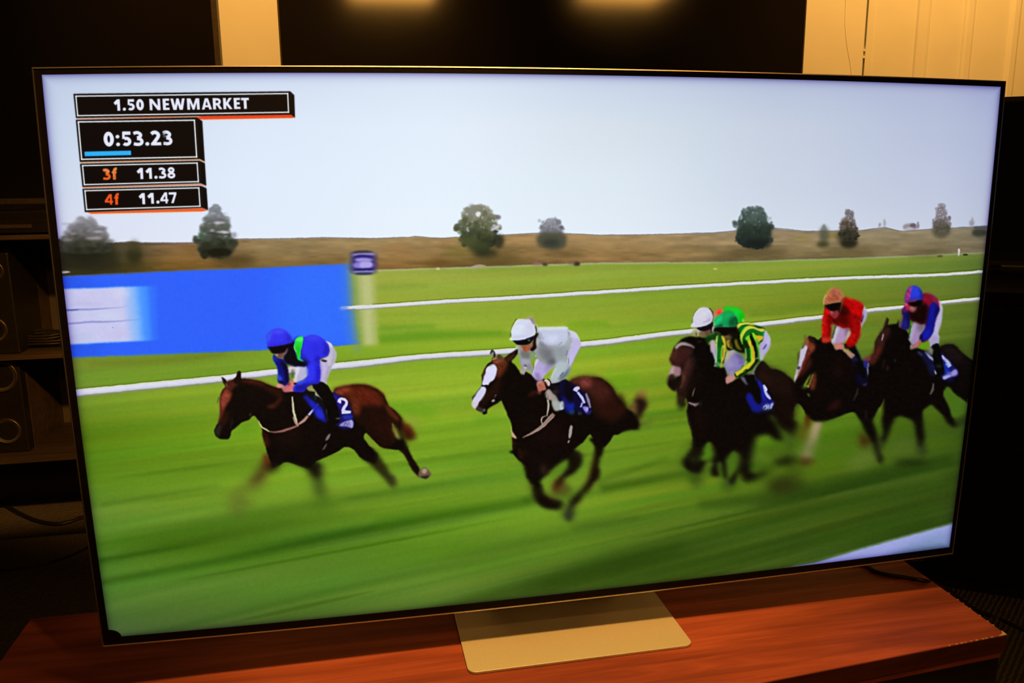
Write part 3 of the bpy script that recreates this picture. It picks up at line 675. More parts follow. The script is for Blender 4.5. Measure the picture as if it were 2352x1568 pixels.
    l('B 890 1000 950 1110 1080 1195', [1.6, 4, 3], 'cabf86', .9); l('B 1080 1195 1200 1205 1380 1165 1600 1085', [2.5, 3, 6, 4], '96675c', 1.2); l('B 1590 1080 1700 1000 1780 910', [4, 7, 6], 'a87e72', 1.2); l('B 1640 1060 1760 950', 1.6, 'd4b0a0', .8, .6)
    l('B 1790 900 1880 800 1970 690', [5.5, 5, 2.5], 'b4b6e8', 1)
    p('B 2190 1230 2130 1270 2095 1350 2130 1350 2170 1300', '8a7c80', 1.3, .9); p('B 2120 1410 2060 1490 2040 1525 2080 1500 2115 1450', '7c7460', 1.3, .9)
    # saddle cloth, number
    p('C 480 260 560 280 660 330 740 480 770 660 755 715 640 740 560 700 500 640 430 540', '15125c', 2); p('C 490 290 560 300 620 380 600 460 540 440', '231c8c', 3, .8)
    l('C 568 378 575 345 610 330 660 352 672 392 640 450 620 500', [7, 6, 6, 6.5, 7, 8, 8], 'd6cdee', .9); p('C 604 500 640 480 728 492 730 528 610 534', 'cfd2e4', .9, 1, 0); p('C 560 340 600 345 600 385 575 390', 'ddd2ee', .9)
    e('C 690 575', 12, 6, '2434a8', 2, .9); p('C 575 685 640 640 750 618 752 716 660 700 600 700', '8f8ac4', 1.3); l('C 640 690 660 650 690 690', 1.4, '4a4878', .7); l('C 700 650 730 700', 1.4, '4a4878', .7); p('C 720 630 752 622 752 714 715 690', 'a8a2dc', 1, .8)
    p('B 1700 560 1830 560 1960 680 2060 830 2110 960 2100 1030 1950 940 1850 780', '1a1fae', 3, .95); p('B 1830 600 1920 680 1880 740 1830 680', '2024c8', 2.4, .7); e('B 1990 870', 9, 12, '2430d0', 3, .8, -35)
    p('B 1780 570 1900 480 2100 650 2120 760 2000 720', '0a1014', 2.5, .9); e('B 2130 880', 3, 12, '28283c', 1.6, .9, -14); l('B 2110 790 2150 990', 1.4, '55567c', .8, .8)
    # jockey
    p('A 1320 870 1420 860 1480 930 1540 1000 1600 980 1560 1100 1500 1240 1470 1360 1480 1420 1380 1360 1310 1340 1330 1160 1310 960', 'b9add6', 1.4); p('A 1440 440 1560 480 1650 620 1690 720 1680 840 1640 940 1550 1000 1480 930 1440 860 1400 840 1500 720 1530 600', 'c7c0d4', 1.3); p('A 1600 560 1690 720 1660 900 1560 990 1600 760', 'a9a8b4', 2.4, .7); p('A 1450 446 1560 490 1590 560 1520 540', 'e0def0', 1.4, .8)
    p('A 1330 950 1440 930 1470 1100 1400 1280 1330 1300', 'c8b8e4', 3, .7); p('A 1520 980 1570 1010 1500 1240 1460 1360 1430 1280', 'a4a0ac', 2, .7); p('A 1350 860 1400 850 1480 880 1440 905 1380 890', '1a0c28', 1.2); p('A 1380 840 1470 820 1420 860', 'd09ac0', 1.6, .7)
    p('A 580 1020 700 1000 780 1030 700 1110 610 1090', 'e0cfd0', 2, .9); p('A 770 1010 880 1010 1040 1040 1050 1180 960 1290 860 1340 740 1380 720 1340 760 1200 750 1080', 'b9b4d4', 1.6); p('A 770 1010 860 1010 860 1080 800 1250 770 1360 720 1340 760 1200', 'dcdcea', 2, .9); e('A 700 1180', 4, 12, '4a5436', 2.4, .8); p('A 720 1270 800 1330 760 1380 700 1330', 'e8c0a8', 2, .8)
    p('A 330 1420 400 1380 480 1370 480 1450 420 1480 350 1470', 'd88c90', 1.4); p('A 470 1470 620 1360 720 1330 760 1440 740 1500 700 1560 520 1580', 'd2707a', 1.6); p('A 600 1440 700 1380 740 1440 720 1520 620 1530', 'e07a80', 2, .8); l('A 620 1280 700 1330', 3, '8a6a3a', 1.5, .6); e('A 620 1400', 4, 4, '6a1c24', 1.6, .6)
    p('A 1030 1460 1130 1420 1180 1440 1210 1540 1130 1568 1060 1550', '8c8c50', 1.6, .9); p('B 1760 410 1850 350 1890 400 1905 470 1820 450', '9c9850', 1.3); p('B 1905 440 1960 490 2030 560 2060 640 1990 570 1915 540', 'a8ac8c', 1.3); l('B 1908 440 1912 620', 1, '5870a0', .7, .7)
    # boots
    p('B 1860 350 1940 300 2040 300 2130 370 2200 470 2240 560 2290 660 2350 860 2350 1010 2250 1060 2140 960 2120 800 2060 680 1990 560 1920 470', '050608', 1.3); p('B 2060 720 2150 960 2160 1010 2080 880', '0a0c14', 2, .8); e('B 2320 960', 6, 2, '6a6a70', 1.4, .7)
    # near arm and torso
    p('A 700 420 770 340 850 325 950 340 1100 292 1250 302 1380 370 1460 450 1520 560 1525 680 1480 770 1330 840 1310 960 1330 1150 1325 1300 1280 1390 1150 1400 1030 1450 960 1568 740 1568 720 1480 800 1370 940 1310 1020 1220 1040 1100 1000 1000 960 1010 870 1000 700 990 560 940 490 850 540 700 560 560', '2f31ea', 1.4)
    p('A 560 480 700 450 740 560 790 740 830 850 960 890 1020 880 1040 960 980 1010 870 1000 700 990 560 940 490 850 550 700 590 600', '05070e', 2.4); p('A 920 700 1000 840 1100 920 1000 960 940 900', '0c0e50', 4, .8)
    p('A 1240 760 1330 800 1300 900 1240 940 1200 860', '1410a0', 4, .7); p('A 1380 440 1500 560 1510 680 1450 760 1380 720 1420 600', '1a18a4', 4, .8); p('A 1180 500 1300 600 1250 740 1180 640', '2420cc', 6, .6); p('A 980 340 1200 310 1340 380 1150 400', '5058ff', 5, .6); p('A 930 380 1000 500 980 700 920 640', '3838f4', 4, .5)
    p('A 1230 1000 1320 1000 1320 1300 1260 1370 1230 1200', '1a12b4', 4, .8); p('A 1100 1000 1180 1010 1180 1250 1060 1340 1090 1180', '3038f8', 4, .8); p('A 800 1400 960 1390 1100 1370 1300 1330 1240 1390 1040 1440 980 1560 760 1568', '120f80', 3.5, .8); p('A 800 1370 960 1310 1030 1250 960 1360 830 1420', '3a6cf0', 2.5, .7)
    p('A 1000 1030 1050 1050 1060 1180 1020 1230', '6a8ad8', 2.5, .6); p('A 720 1390 760 1370 790 1385 750 1412', '080810', 1)
    # far arm
    p('A 290 740 360 800 480 850 560 960 600 1100 620 1200 620 1320 570 1420 500 1430 400 1370 370 1340 370 1160 340 1020 270 880 255 800', '0c1078', 1.4); p('A 420 900 560 960 590 1100 610 1300 580 1400 540 1300 520 1120', '04041a', 3, .95); p('A 370 1180 430 1220 470 1290 450 1340 380 1330', '3060f0', 3, .85); p('A 290 750 350 800 340 900 280 860', '1c30a8', 2.4, .8); l('A 262 790 275 890 345 1030 372 1160', 1.8, '3cb4c0', 1.2, .6); p('A 380 1340 470 1330 530 1370 480 1390 400 1385', '0a0a20', 1.4, .8)
    # chevron
    p('A 745 470 770 390 820 340 900 328 945 350 940 430 915 540 890 640 885 780 880 830 950 885 920 890 830 850 800 760 780 680 740 580', '1fd83a', 1.2); p('A 780 560 870 560 880 640 850 760 830 840 800 740', '12bc20', 2, .8); p('A 780 400 860 345 935 350 920 440 820 440', '58fa80', 2, .8); l('A 940 360 925 480 900 620', 2, '36e4a8', .9, .8); l('A 742 480 742 580 790 690', 1.8, 'a4e8b0', .8, .8); l('A 955 340 940 470 910 620 900 760', 1.8, '0c1450', 1, .6)
    # head
    p('A 560 560 580 640 500 780 440 830 360 800 300 720 430 680', '6e4a44', 1.8); p('A 300 710 360 700 370 770 330 760', 'b88c98', 1.3); p('A 500 660 560 600 560 680 510 740', '8a5a44', 2, .6)
    p('A 140 550 300 530 480 500 600 470 660 420 720 440 720 520 600 580 560 620 520 680 430 710 300 720 230 700 175 620', '04040a', 1.5)
    p('A 110 330 150 255 240 180 340 150 460 160 560 210 630 290 690 400 700 460 600 490 450 520 300 545 150 560 115 470', '3434ee', 1.7); p('A 110 330 160 250 240 190 240 300 180 420 130 480', '3e64f4', 3, .7); p('A 240 190 400 160 520 200 480 260 320 270', '4c50fa', 4, .8); p('A 560 260 640 310 690 420 640 470 560 440', '2420b8', 4, .7); p('A 150 520 400 480 560 450 560 490 300 545', '2a20cc', 2.5, .7)

def paint_second():
    # legs
    p('H 180 380 230 450 300 540 360 590 400 740 430 830 500 950 520 1100 580 1200 680 1280 800 1305 930 1300 980 1230 960 1170 860 1160 760 1110 690 1060 660 960 640 860 720 740 860 630 960 560 1080 500 1150 380 900 300', '0a0706', 2.2)
    p('H 440 840 520 960 500 1100 540 1220 480 1120 450 960', '3a4014', 6, .5); e('H 600 1040', 10, 12, '1c140a', 4, .8); p('H 700 1090 860 1150 940 1170 900 1210 760 1170', '2c1610', 3, .8)
    p('H 1080 400 1180 380 1260 430 1290 520 1260 620 1200 700 1130 760 1040 800 980 850 920 930 900 1010 840 1000 850 900 930 800 1000 720 1060 640 1060 560', '0e0a07', 2.8, .97)
    p('H 860 850 940 800 1000 860 1090 960 1080 1060 980 1060 880 1120 800 1080 810 960', '54401c', 6, .75); p('H 920 820 990 800 980 900 900 990 860 990 880 900', '301408', 3, .8); e('H 950 1000', 12, 7, '5e4a20', 3, .6); e('H 870 970', 7, 5, '5a2c10', 2.5, .7); p('H 940 1000 1060 960 1140 1020 1040 1100 960 1160', '4a5c1a', 6, .6); p('H 1180 380 1330 460 1280 500 1200 430', '3c4a1a', 5, .6)
    p('H 1400 200 1480 180 1640 180 1700 220 1640 300 1600 440 1560 520 1540 620 1560 730 1540 810 1460 900 1390 1000 1300 1080 1240 1180 1150 1280 1110 1460 1040 1470 1020 1400 1060 1240 1130 1130 1250 1020 1340 920 1400 800 1440 680 1470 520 1480 320', '0e0806', 2.6)
    l('H 1480 400 1460 560 1430 700 1370 860 1300 960', [4, 5, 7, 6, 4], '402c10', 3, .8); p('H 1000 1240 1140 1240 1180 1400 1080 1480 980 1440 940 1330', '44562a', 7, .6); e('H 1080 1390', 10, 12, '2c3424', 4, .8); e('H 1480 700', 6, 20, '201006', 4, .7)
    # tail
    p('G 1850 510 1900 560 1980 620 2010 740 2060 640 2100 550 2150 470 2140 390 2090 310 2010 290 1960 360 1940 440 1900 480', '5c3a24', 4, .8, mb=(4, 2)); p('G 1960 400 2050 370 2130 420 2120 510 2060 600 2010 700 1980 640 1990 520', '1e1010', 3.5, .95); e('G 2070 290', 9, 8, '9a6a44', 4, .7); p('G 1880 500 1960 400 1990 480 1950 600 1900 560', '7a5838', 4, .7); p('G 1980 720 2110 720 2240 640 2200 760 2040 800 1960 800', '5a6a2c', 5, .6); l('G 1960 830 2050 835', [4, 1], '1c2008', 2, .8); l('G 1980 770 2130 740', [4, 1], '2c3410', 2.5, .6)
    # body
    p('F 180 1160 215 1200 300 1240 320 1280 370 1260 400 1190 480 1130 570 1080 640 1030 670 1060 700 1140 760 1290 830 1450 840 1568 G 105 900 120 1000 125 1170 200 1280 280 1350 320 1480 350 1568 560 1568 700 1450 800 1360 940 1270 1030 1150 1180 1020 1275 905 1330 970 1370 1080 1480 1100 1560 1040 1640 920 1700 910 1800 860 1900 840 2000 830 2030 740 1960 600 1850 520 1780 420 1700 330 1620 200 1520 110 1420 55 1270 40 1150 45 1040 80 980 120 900 80 700 100 F 1200 560 1060 500 1010 560 960 480 900 390 830 320 900 230 950 130 940 90 880 130 760 210 690 260 620 220 590 200 560 250 480 260 470 310 400 370 340 460 300 560 300 700 280 770 200 880 120 1000', K0, 1.4)
    mk = p('G 960 130 1040 80 1150 45 1270 40 1420 55 1520 110 1620 200 1700 330 1780 420 1850 520 1700 700 1560 720 1400 620 1300 500 1150 300', '2a120c', 6, .95)
    p('G 1000 110 1150 60 1300 60 1440 90 1540 180 1600 300 1520 420 1400 400 1300 300 1180 260 1060 180', '46201a', 6, .9); p('G 1130 90 1240 70 1310 120 1290 180 1180 200 1130 150', '8c4440', 5, .85); p('G 1000 100 1120 60 1120 120 1060 150', '5a2c20', 3, .8); e('G 1560 500', 24, 18, '2e130c', 9, .7); e('G 1740 400', 10, 16, '1a0b08', 5, .6); l('G 1600 180 1700 330 1790 430', 2, '6a5a24', 1.6, .5)
    p('G 1040 70 1160 42 1300 35 1420 52', '8a5a30', 2, .6, 0); e('G 240 1200', 5, 14, '34140c', 3, .8, -12); e('G 300 1190', 12, 10, '1e0c0a', 5, .7); e('G 700 900', 40, 30, '1a0a0a', 14, .7); p('G 110 960 160 980 160 1100 140 1150', '2c140a', 2.5, .7)
    p('G 540 1380 620 1330 660 1420 640 1500 560 1480', '2c1812', 5, .7); e('G 580 1440', 5, 10, '5a442c', 3, .5); p('G 350 1300 700 1250 500 1420', '170b0c', 10, .6)
    p('G 920 1290 860 1330 760 1420 680 1500 700 1560 820 1500 910 1420 940 1360', '5e8420', 3, .85); p('G 1045 1160 1130 1080 1280 915 1340 980 1350 1100 1330 1300 1250 1440 1160 1568 1000 1568 1080 1440 1150 1300 1190 1180', '6a8c22', 2.4, .0)
    # head
    p('F 480 310 560 260 700 280 760 330 720 430 640 560 580 640 560 520 580 440 520 370', '7a3822', 4, .9); p('F 560 340 640 320 740 400 680 520 600 560 580 430', '5c2814', 5, .8); p('F 720 260 830 190 900 140 880 230 820 310 740 300', '43221a', 2.5, .9); p('F 480 270 560 250 570 270 490 300', 'c08878', 1.3, .9); p('F 480 330 530 310 620 320 560 350', 'a0583a', 2, .7); p('F 570 270 600 210 650 220 700 280 640 320 590 320', '7c5844', 2.5, .8); e('F 620 250', 5, 6, '4c3a2c', 2, .7)
    p('F 440 190 460 120 490 110 520 150 540 220 520 250 500 240 500 180 490 150 470 180', '1c1816', 1.2); p('F 470 150 495 140 505 200 480 220', '7c7c80', 1.4, .8)
    p('F 300 560 320 500 360 470 340 560 310 620', '6e3c20', 1.8, .8); l('F 290 550 300 580', 2, '34300c', 1.2, .7)
    p('F 480 770 520 680 580 600 640 700 600 860 520 960 420 1040 300 1140 230 1120 260 1020 360 860', '27100b', 5, .85)
    # blaze
    p('F 360 490 390 430 450 400 520 372 560 440 566 500 550 580 500 660 440 700 410 745 370 760 310 745 300 730 320 640 350 560', 'd8d5f2', 1.3); p('F 390 470 480 420 545 450 500 560 420 620', 'dedcf8', 3, .8); l('F 365 490 440 395 520 372', 2, 'e4e4d0', 1, .6)
    p('F 285 770 350 785 375 830 350 920 300 1010 240 1070 220 1110 200 1160 160 1170 120 1120 120 1030 170 940 220 860 260 810', 'd2d0ec', 1.4); p('F 230 1040 215 1120 170 1160 130 1120 150 1060', 'd8c4cc', 2.4, .8); p('F 120 1020 145 1100 150 1160 115 1110', 'c8cc9a', 1.6, .7); l('F 290 760 360 760 400 750', 2.2, '201c2c', .8); e('F 375 770', 3.5, 3, '15121c', 1.2); l('F 390 790 370 880 300 1000 235 1090', 2, '120c0c', 1, .7)
    p('F 190 1160 230 1130 300 1170 330 1200 310 1240 230 1210', '4a3c3c', 2, .8); p('F 310 1190 340 1170 360 1190 340 1230 310 1240', '6e7072', 1.5, .8); e('F 350 1250', 5, 3, '0a0a0a', 1.5); l('F 515 980 550 920', [1, 3], '6a645c', 1, .9); e('F 500 1030', 4, 3, 'b0aeb4', 1.2, .9, -30)
    p('F 1130 930 1180 870 1290 830 1320 860 1250 930 1140 960', '3c1610', 3, .8); e('F 1330 890', 5, 3, '8a4c34', 2.4, .8)
    # tack
    l('G 740 600 660 690 560 790 420 880 270 955', [9, 9, 8, 6, 2], '8d756a', 1.1); l('G 740 640 640 740 520 830 330 930', [2, 2, 2, 1], 'b49a92', .7, .8); l('G 700 620 600 730 450 860', [1.6, 1.6, 1], 'b8a298', .7, .7); l('G 580 640 555 690 575 770', [3, 4, 2], 'ac988e', .9); l('G 560 650 620 630', 2.4, '907c78', .8); l('G 590 690 640 660', 2, '1a1412', .8, .8)
    l('G 650 380 660 470 650 560 635 640', [4, 5, 4, 2], 'b8ac98', .9); p('G 100 850 170 930 180 975 110 940 98 890', 'c8a67e', 1.2); l('G 99 790 102 860', 1.6, 'c4cc88', .8, .7)
    p('G 990 770 1020 790 1010 900 985 960 960 960 970 850', 'a29a94', 1.1); p('G 950 1010 975 990 970 1030 945 1040', 'aaa4b4', 1.1)
    # saddle cloth and number
    p('G 830 100 960 110 1060 170 1160 250 1250 300 1300 440 1300 560 1200 610 1080 560 900 560 820 420', '0c0c34', 2.6); p('G 880 340 1000 420 1040 460 1030 560 960 580 890 470', '14228c', 3, .9); p('G 950 440 1040 440 1030 520 960 500', '1626a8', 2, .8); e('G 1010 570', 6, 6, '1c4a6a', 2.4, .7); e('G 960 280', 10, 26, '05060a', 4, .8, -12)
    l('G 1060 260 1080 220 1130 210', [12, 10, 6], 'c9c8ec', 1); l('G 1100 270 1160 350 1200 440', [6, 7, 6], 'b9bfee', .9); l('G 1225 290 1260 400 1290 510', [4, 7, 4], '8c849c', 1.2); l('G 1165 430 1150 500', [4, 5], 'a6a0e8', 1); p('G 1180 490 1260 500 1245 590 1200 550', '8e86d8', 1.1); p('G 1225 520 1255 510 1248 585', 'b4acec', .9, .9); e('G 1130 590', 5, 3, '3c4660', 2, .8); p('G 1240 560 1310 540 1290 600 1230 600', '2a2a88', 1.6, .8)
    p('F 1440 880 1500 820 1590 900 1650 960 1690 1050 1760 1040 1780 1160 1700 1200 1620 1210 1570 1140 1550 1020 1500 1020 1450 960', '9c948e', 1.7); p('F 1560 1040 1680 1040 1740 1120 1700 1190 1620 1200', 'a8b4b0', 2.4, .8); p('F 1480 850 1580 920 1560 1000 1490 980', 'b09a94', 2.4, .7); p('F 1700 1110 1755 1040 1740 1130 1780 1170 1710 1190', 'b8c8d8', 1.1, .9); l('F 1460 900 1440 960 1470 1010', 1.2, '2c2420', .7, .7); l('F 1480 930 1500 1010', 1, '463a34', .6, .7); p('F 1560 840 1680 840 1640 930 1590 900', '3c302e', 3, .7)
    p('F 1530 720 1660 760 1700 820 1600 800 1500 780', '141424', 2, .8)
    # jockey breeches
    p('E 1400 390 1500 400 1600 450 1670 540 1710 650 1720 730 1660 870 1600 980 1540 1100 1490 1200 1440 1180 1400 1050 1410 900 1470 800 1500 620', 'c0bae2', 1.3); p('E 1430 390 1590 450 1660 560 1560 560 1480 500', 'd0d4ec', 2.4, .8); l('E 1400 370 1560 430 1660 530 1705 640', 1.8, 'e8eec0', .9, .7); p('E 1420 900 1480 830 1560 900 1480 1100', 'c8c2ea', 2.4, .7); l('E 1700 790 1620 960 1500 1190', 2, '8c8898', 1.4, .6)
    p('E 660 1180 680 1080 730 1020 800 1060 900 1120 1080 1150 1130 1180 1000 1300 900 1420 850 1500 740 1510 660 1460 610 1380 650 1300', 'b7a9da', 1.4); p('E 660 1170 690 1070 740 1020 760 1070 690 1200 660 1320 620 1370', 'd8e0e4', 1.4, .85); p('E 950 1160 1120 1170 980 1290 900 1340', '9a8ebc', 3, .8); e('E 740 1400', 6, 5, '8468b4', 3, .7); p('E 700 1440 840 1440 780 1540 720 1520', '8a78a0', 2.4, .7); l('E 655 1120 650 1240 620 1350', 2, '1c2408', 1, .6)
    # near arm and torso of the pale silks
    p('E 750 350 800 320 1000 320 1150 315 1380 310 1440 380 1500 500 1520 620 1480 780 1410 900 1400 1080 1490 1200 1470 1340 1390 1440 1280 1520 1200 1560 1060 1580 1020 1500 1080 1340 1140 1250 1130 1160 1000 1150 880 1130 800 1050 740 1000 700 900 690 760 740 620', 'a9b0b6', 1.4)
    p('E 760 350 1000 330 1380 320 1440 420 1420 600 1280 740 1100 700 940 740 860 640 800 480', 'c6cce4', 3, .95); p('E 980 500 1120 480 1220 560 1140 680 1000 700 940 600', 'd4d8f2', 4, .8); p('E 770 340 1100 320 1390 318 1400 360 1100 370 800 380', 'd8e2e8', 1.8, .9); l('E 760 330 950 322 1150 318 1380 312 1420 350', 1.8, 'e6ecc4', .9, .7)
    p('E 760 700 900 740 1000 760 1100 860 1120 1000 1100 1120 960 1120 840 1060 780 980 740 860', '7c7e80', 6, .85); p('E 860 800 1000 800 1080 950 1060 1080 960 1060 880 960', '6a6a70', 8, .7); p('E 780 640 880 700 950 760 880 760 800 720', '727c84', 2.4, .7); p('E 1160 760 1380 740 1420 840 1400 1000 1300 1060 1180 1000', '8e969c', 7, .8); e('E 1090 1080', 5, 6, '3c4250', 4, .6); p('E 950 1080 1100 1060 1140 1140 1000 1150', '50545c', 4, .7)
    p('E 1160 1160 1300 1080 1400 1160 1380 1280 1260 1420 1120 1520 1060 1500 1100 1340', 'b4c2ca', 3, .9); p('E 1240 1440 1400 1300 1480 1200 1460 1340 1380 1440 1250 1520', '5c6878', 2.6, .8); l('E 1060 1480 1100 1350 1160 1250', 2.4, 'd4e0c0', 1, .7); l('E 1400 1140 1430 1040', 2.4, 'd0d4e4', 1, .8); l('E 1440 1130 1440 1010', 2, '686e90', 1, .8)
    for s_, w, c in (('E 850 650 900 720 940 750', 2, '8088b4'), ('E 800 430 840 520 810 580', 2, '9ca0bc'), ('E 1440 420 1470 520', 2, '8890a8'), ('E 1300 640 1220 720', 2, '8e96a8'), ('E 870 540 880 600', 2, '9aa2c4'), ('E 1480 480 1500 560', 1.6, 'e0e4f4'), ('E 1330 1330 1250 1420', 2, '3c4860'), ('E 1390 950 1420 840', 2.4, '7078a0')):
        l(s_, w, c, .9, .8)
    # far arm
    p('E 300 720 360 700 420 830 560 880 580 1000 600 1120 640 1280 600 1340 540 1310 480 1290 430 1380 380 1330 350 1290 380 1200 340 1080 320 960 300 860', '9a9a9e', 1.5); p('E 360 860 560 890 560 1020 400 1000', '686c66', 3, .8); p('E 380 1050 480 1040 560 1080 560 1200 470 1180 400 1150', 'a8a6bc', 2.4, .8); p('E 440 1180 480 1150 500 1200 470 1240', '4c4c56', 1.3, .8); p('E 370 1290 440 1270 480 1300 440 1380 400 1370', 'b4a0a8', 1.4, .9); p('E 500 1160 560 1130 600 1200 580 1280 520 1260', '8a8698', 2, .7); e('E 460 1230', 3, 3, 'ccccd8', 1, .8)
    p('E 580 920 740 900 720 1020 600 1040', '86948c', 3, .8); e('E 705 960', 1.5, 2, 'ccd4cc', 1, .8); p('E 600 1060 720 1000 690 1100 650 1240 610 1120', '8a9c3c', 2, .9); p('E 240 760 290 720 310 790 270 800', 'c4c4a8', 1.4, .8)
    # hands
    p('F 1280 740 1310 690 1380 660 1420 700 1440 780 1450 830 1370 840 1320 860', 'b8786e', 1.5); p('F 1310 760 1380 720 1440 790 1400 840 1330 870', 'bc6a54', 2, .8); p('F 1410 670 1450 640 1510 660 1530 720 1500 770 1460 720 1440 690', 'd4c0b4', 1.1); l('F 1420 690 1460 720 1470 770', 1.4, '8a4a40', .7, .8); l('F 1440 680 1480 720', 1.2, 'a86e64', .6, .8); l('F 1480 630 1530 680 1545 730', 2, '1c1c24', .8); p('F 1290 690 1370 650 1380 680 1310 720', 'c49aa0', 2, .7)
    # head
    p('E 350 700 400 720 560 700 640 640 680 560 720 620 700 780 600 840 560 850 520 870 430 860 400 800', '9a5e48', 1.8); p('E 400 740 520 720 540 800 500 860 430 850', 'a4502e', 3, .7); p('E 560 700 640 660 650 740 580 800', '9c6c50', 2.5, .7); p('E 640 560 690 500 700 560 660 600', '7a5450', 1.6, .8)
    p('E 660 520 740 440 760 470 720 620 720 760 660 850 590 850 580 810 640 740 650 640', '0f0b0e', 1.6); p('E 730 540 780 560 760 700 720 760 710 640', 'b8b8c4', 1.5, .8); p('E 760 480 800 540 780 580 740 560', '9a80a4', 2, .7)
    p('E 180 600 300 600 480 570 640 510 660 560 620 640 560 690 500 710 400 715 300 710 240 670', '07060c', 1.2); l('E 190 615 320 612 500 580 680 510', 3, '0c0c58', 1.1, .9); e('E 555 610', 3, 2.6, '6c7470', 1.4, .8)
    l('E 280 130 200 240 150 380 135 520', 2.4, '2c3418', 1, .7); l('E 690 280 715 380 695 470', 3.4, '0e1230', 1, .9)
    p('E 110 580 150 540 150 440 170 340 220 230 290 150 420 130 540 130 600 170 650 240 690 340 700 430 660 500 540 550 400 590 280 605 160 610', 'd5d9ee', 1.2); p('E 160 400 300 250 450 240 400 420 260 480', 'dde6f8', 4, .8); p('E 500 240 620 220 680 340 640 440 520 420', 'd2cde8', 5, .8); p('E 170 540 400 500 640 460 520 550 280 595', 'c4c8de', 3, .7); l('E 150 440 180 320 240 210 300 150 420 132', 2, 'eef0c4', 1, .7); p('E 105 580 150 550 180 600 130 612', 'e8ecc4', 1.3, .8); l('E 180 590 320 590 480 565', 2, 'e2eaf8', .9, .6)
    p('E 300 140 400 120 500 110 600 90 650 130 680 220 700 280 640 230 580 160 540 130 400 128', 'b4a2b0', 1.8, .85); p('E 400 118 480 80 580 50 640 80 660 150 600 110 500 110', 'b4a65c', 2.4, .7); p('E 570 130 620 100 660 180 660 240 620 200', '8c7c9c', 1.8, .8); p('E 560 140 600 180 580 190', 'f0f0fa', 1, .7)
    l('E 700 250 750 330 745 440', 3, 'c4cfd0', 1.4, .7)
def paint_fifth():
    # the chestnut with the white blaze and the rider in red
    p('Q 330 220 400 240 450 310 470 380 520 420 600 450 680 440 760 420 850 390 1000 330 1070 400 1120 480 1150 560 1200 640 1240 720 1260 800 1300 900 1340 920 1350 860 1310 740 1290 600 1260 500 1240 440 1300 300 1370 180 1400 0 300 0', K0, 2)
    p('Q 1080 560 1160 600 1200 680 1180 760 1120 780 1080 700', '4a3c14', 5, .7); p('Q 1120 620 1190 640 1180 720 1120 700', '3a1c0c', 4, .7); p('Q 1240 700 1300 780 1350 900 1330 940 1290 880 1250 800', '1a1a0c', 4, .8); p('Q 1290 600 1340 640 1350 760 1310 760', '3c4620', 4, .7); l('Q 1250 680 1265 780 1280 840', 2, '6a5a24', 1.6, .6)
    l('Q 1155 250 1160 380 1165 440', 5, '2c2420', 2.4, .6)
    # white foreleg
    p('Q 560 460 650 460 620 560 590 660 560 720 520 800 530 850 440 860 430 830 470 760 460 720 490 660 530 560', '9a8c70', 2.6, .95); p('Q 570 480 630 480 600 580 580 650 540 640 550 560', 'c09c8c', 3, .7); p('Q 540 480 570 470 540 580 480 700 470 680 510 580', '9cb060', 2.4, .7); p('Q 440 830 520 820 530 860 480 880 430 870', 'b4948c', 2.4, .8); p('Q 390 930 430 870 520 860 550 880 500 940 420 950', '4a2414', 3, .9); e('Q 500 730', 5, 5, '6c7870', 3, .7)
    p('Q 470 370 520 420 510 500 470 560 430 640 430 580 450 480', '5a2008', 3.5, .9); e('Q 440 620', 8, 16, '5a3c10', 5, .6)
    # body
    p('M 130 1030 150 960 200 700 230 450 320 350 380 200 400 180 500 200 560 250 640 190 700 240 800 260 870 420 1000 420 1120 520 1220 640 1400 740 1500 760 1600 500 1760 600 1900 700 1900 1330 1740 1300 1690 1440 1560 1500 1200 1540 1000 1568 340 1568 270 1430 200 1380 130 1370 140 1200', K0, 1.5, 1, 0)
    p('M 300 320 330 260 390 200 400 260 480 300 500 400 430 500 350 640 300 760 250 850 180 960 150 1020 170 930 230 760 290 640 350 480 380 390', '7a3424', 3, .95); p('M 400 280 480 320 500 400 420 480 400 380', '8a4428', 3, .8); p('M 310 340 350 240 400 200 390 280 380 370', 'a0684c', 2.4, .8); p('M 350 640 420 560 440 680 340 820 260 900 240 860', '54201a', 4, .8)
    p('M 390 190 430 180 500 230 480 290 420 280', '301810', 2.4, .9); p('M 310 240 315 180 340 150 340 210 320 260', '6a4a2c', 2, .7); p('M 280 370 330 330 320 360 290 400', '2c2410', 1.5, .8); p('M 190 520 200 480 230 460 220 560 200 640', '5a4c1c', 2, .8)
    p('M 240 420 280 400 330 340 380 380 350 480 330 560 280 680 260 760 190 870 140 1020 135 1000 160 820 200 700 225 560', 'c6c0d2', 1.5); l('M 378 390 345 520 285 680 240 800 180 930', 2, '7a1c24', 1.2, .7); p('M 195 730 240 730 230 780 190 770', '342430', 1.6); p('M 200 780 240 770 210 870 180 850', 'a08c88', 2, .8); p('M 150 900 210 860 150 1010', 'd8d4d8', 1.6, .7)
    p('M 430 870 440 900 400 1000 390 1090 300 1080 340 990', '7c9a24', 2); p('M 450 880 480 840 400 1020 350 1060', '0a0806', 1.6); p('M 480 850 510 830 530 900 520 1040 500 1140 420 1130 400 1060 440 960', '70381c', 3, .9); l('M 475 860 430 980 400 1060', 3, 'b09a58', 1.4, .7); e('M 385 1085', 1.6, 2.6, 'b8b48c', 1, .9); p('M 270 1080 330 1070 370 1100 300 1130', '586c24', 2.5, .7); p('M 360 1220 385 1210 415 1250 400 1275 375 1250', '5a7032', 1.6, .9)
    p('M 700 1500 850 1360 960 1330 980 1400 860 1500', '341210', 5, .8); e('M 960 720', 20, 26, '160909', 10, .7); e('M 900 820', 9, 10, '221010', 6, .6); p('M 490 1100 640 1160 700 1300 600 1350', '140806', 8, .6)
    p('M 1500 540 1600 500 1690 420 1690 560 1600 660 1500 720', '3c1812', 4, .8)
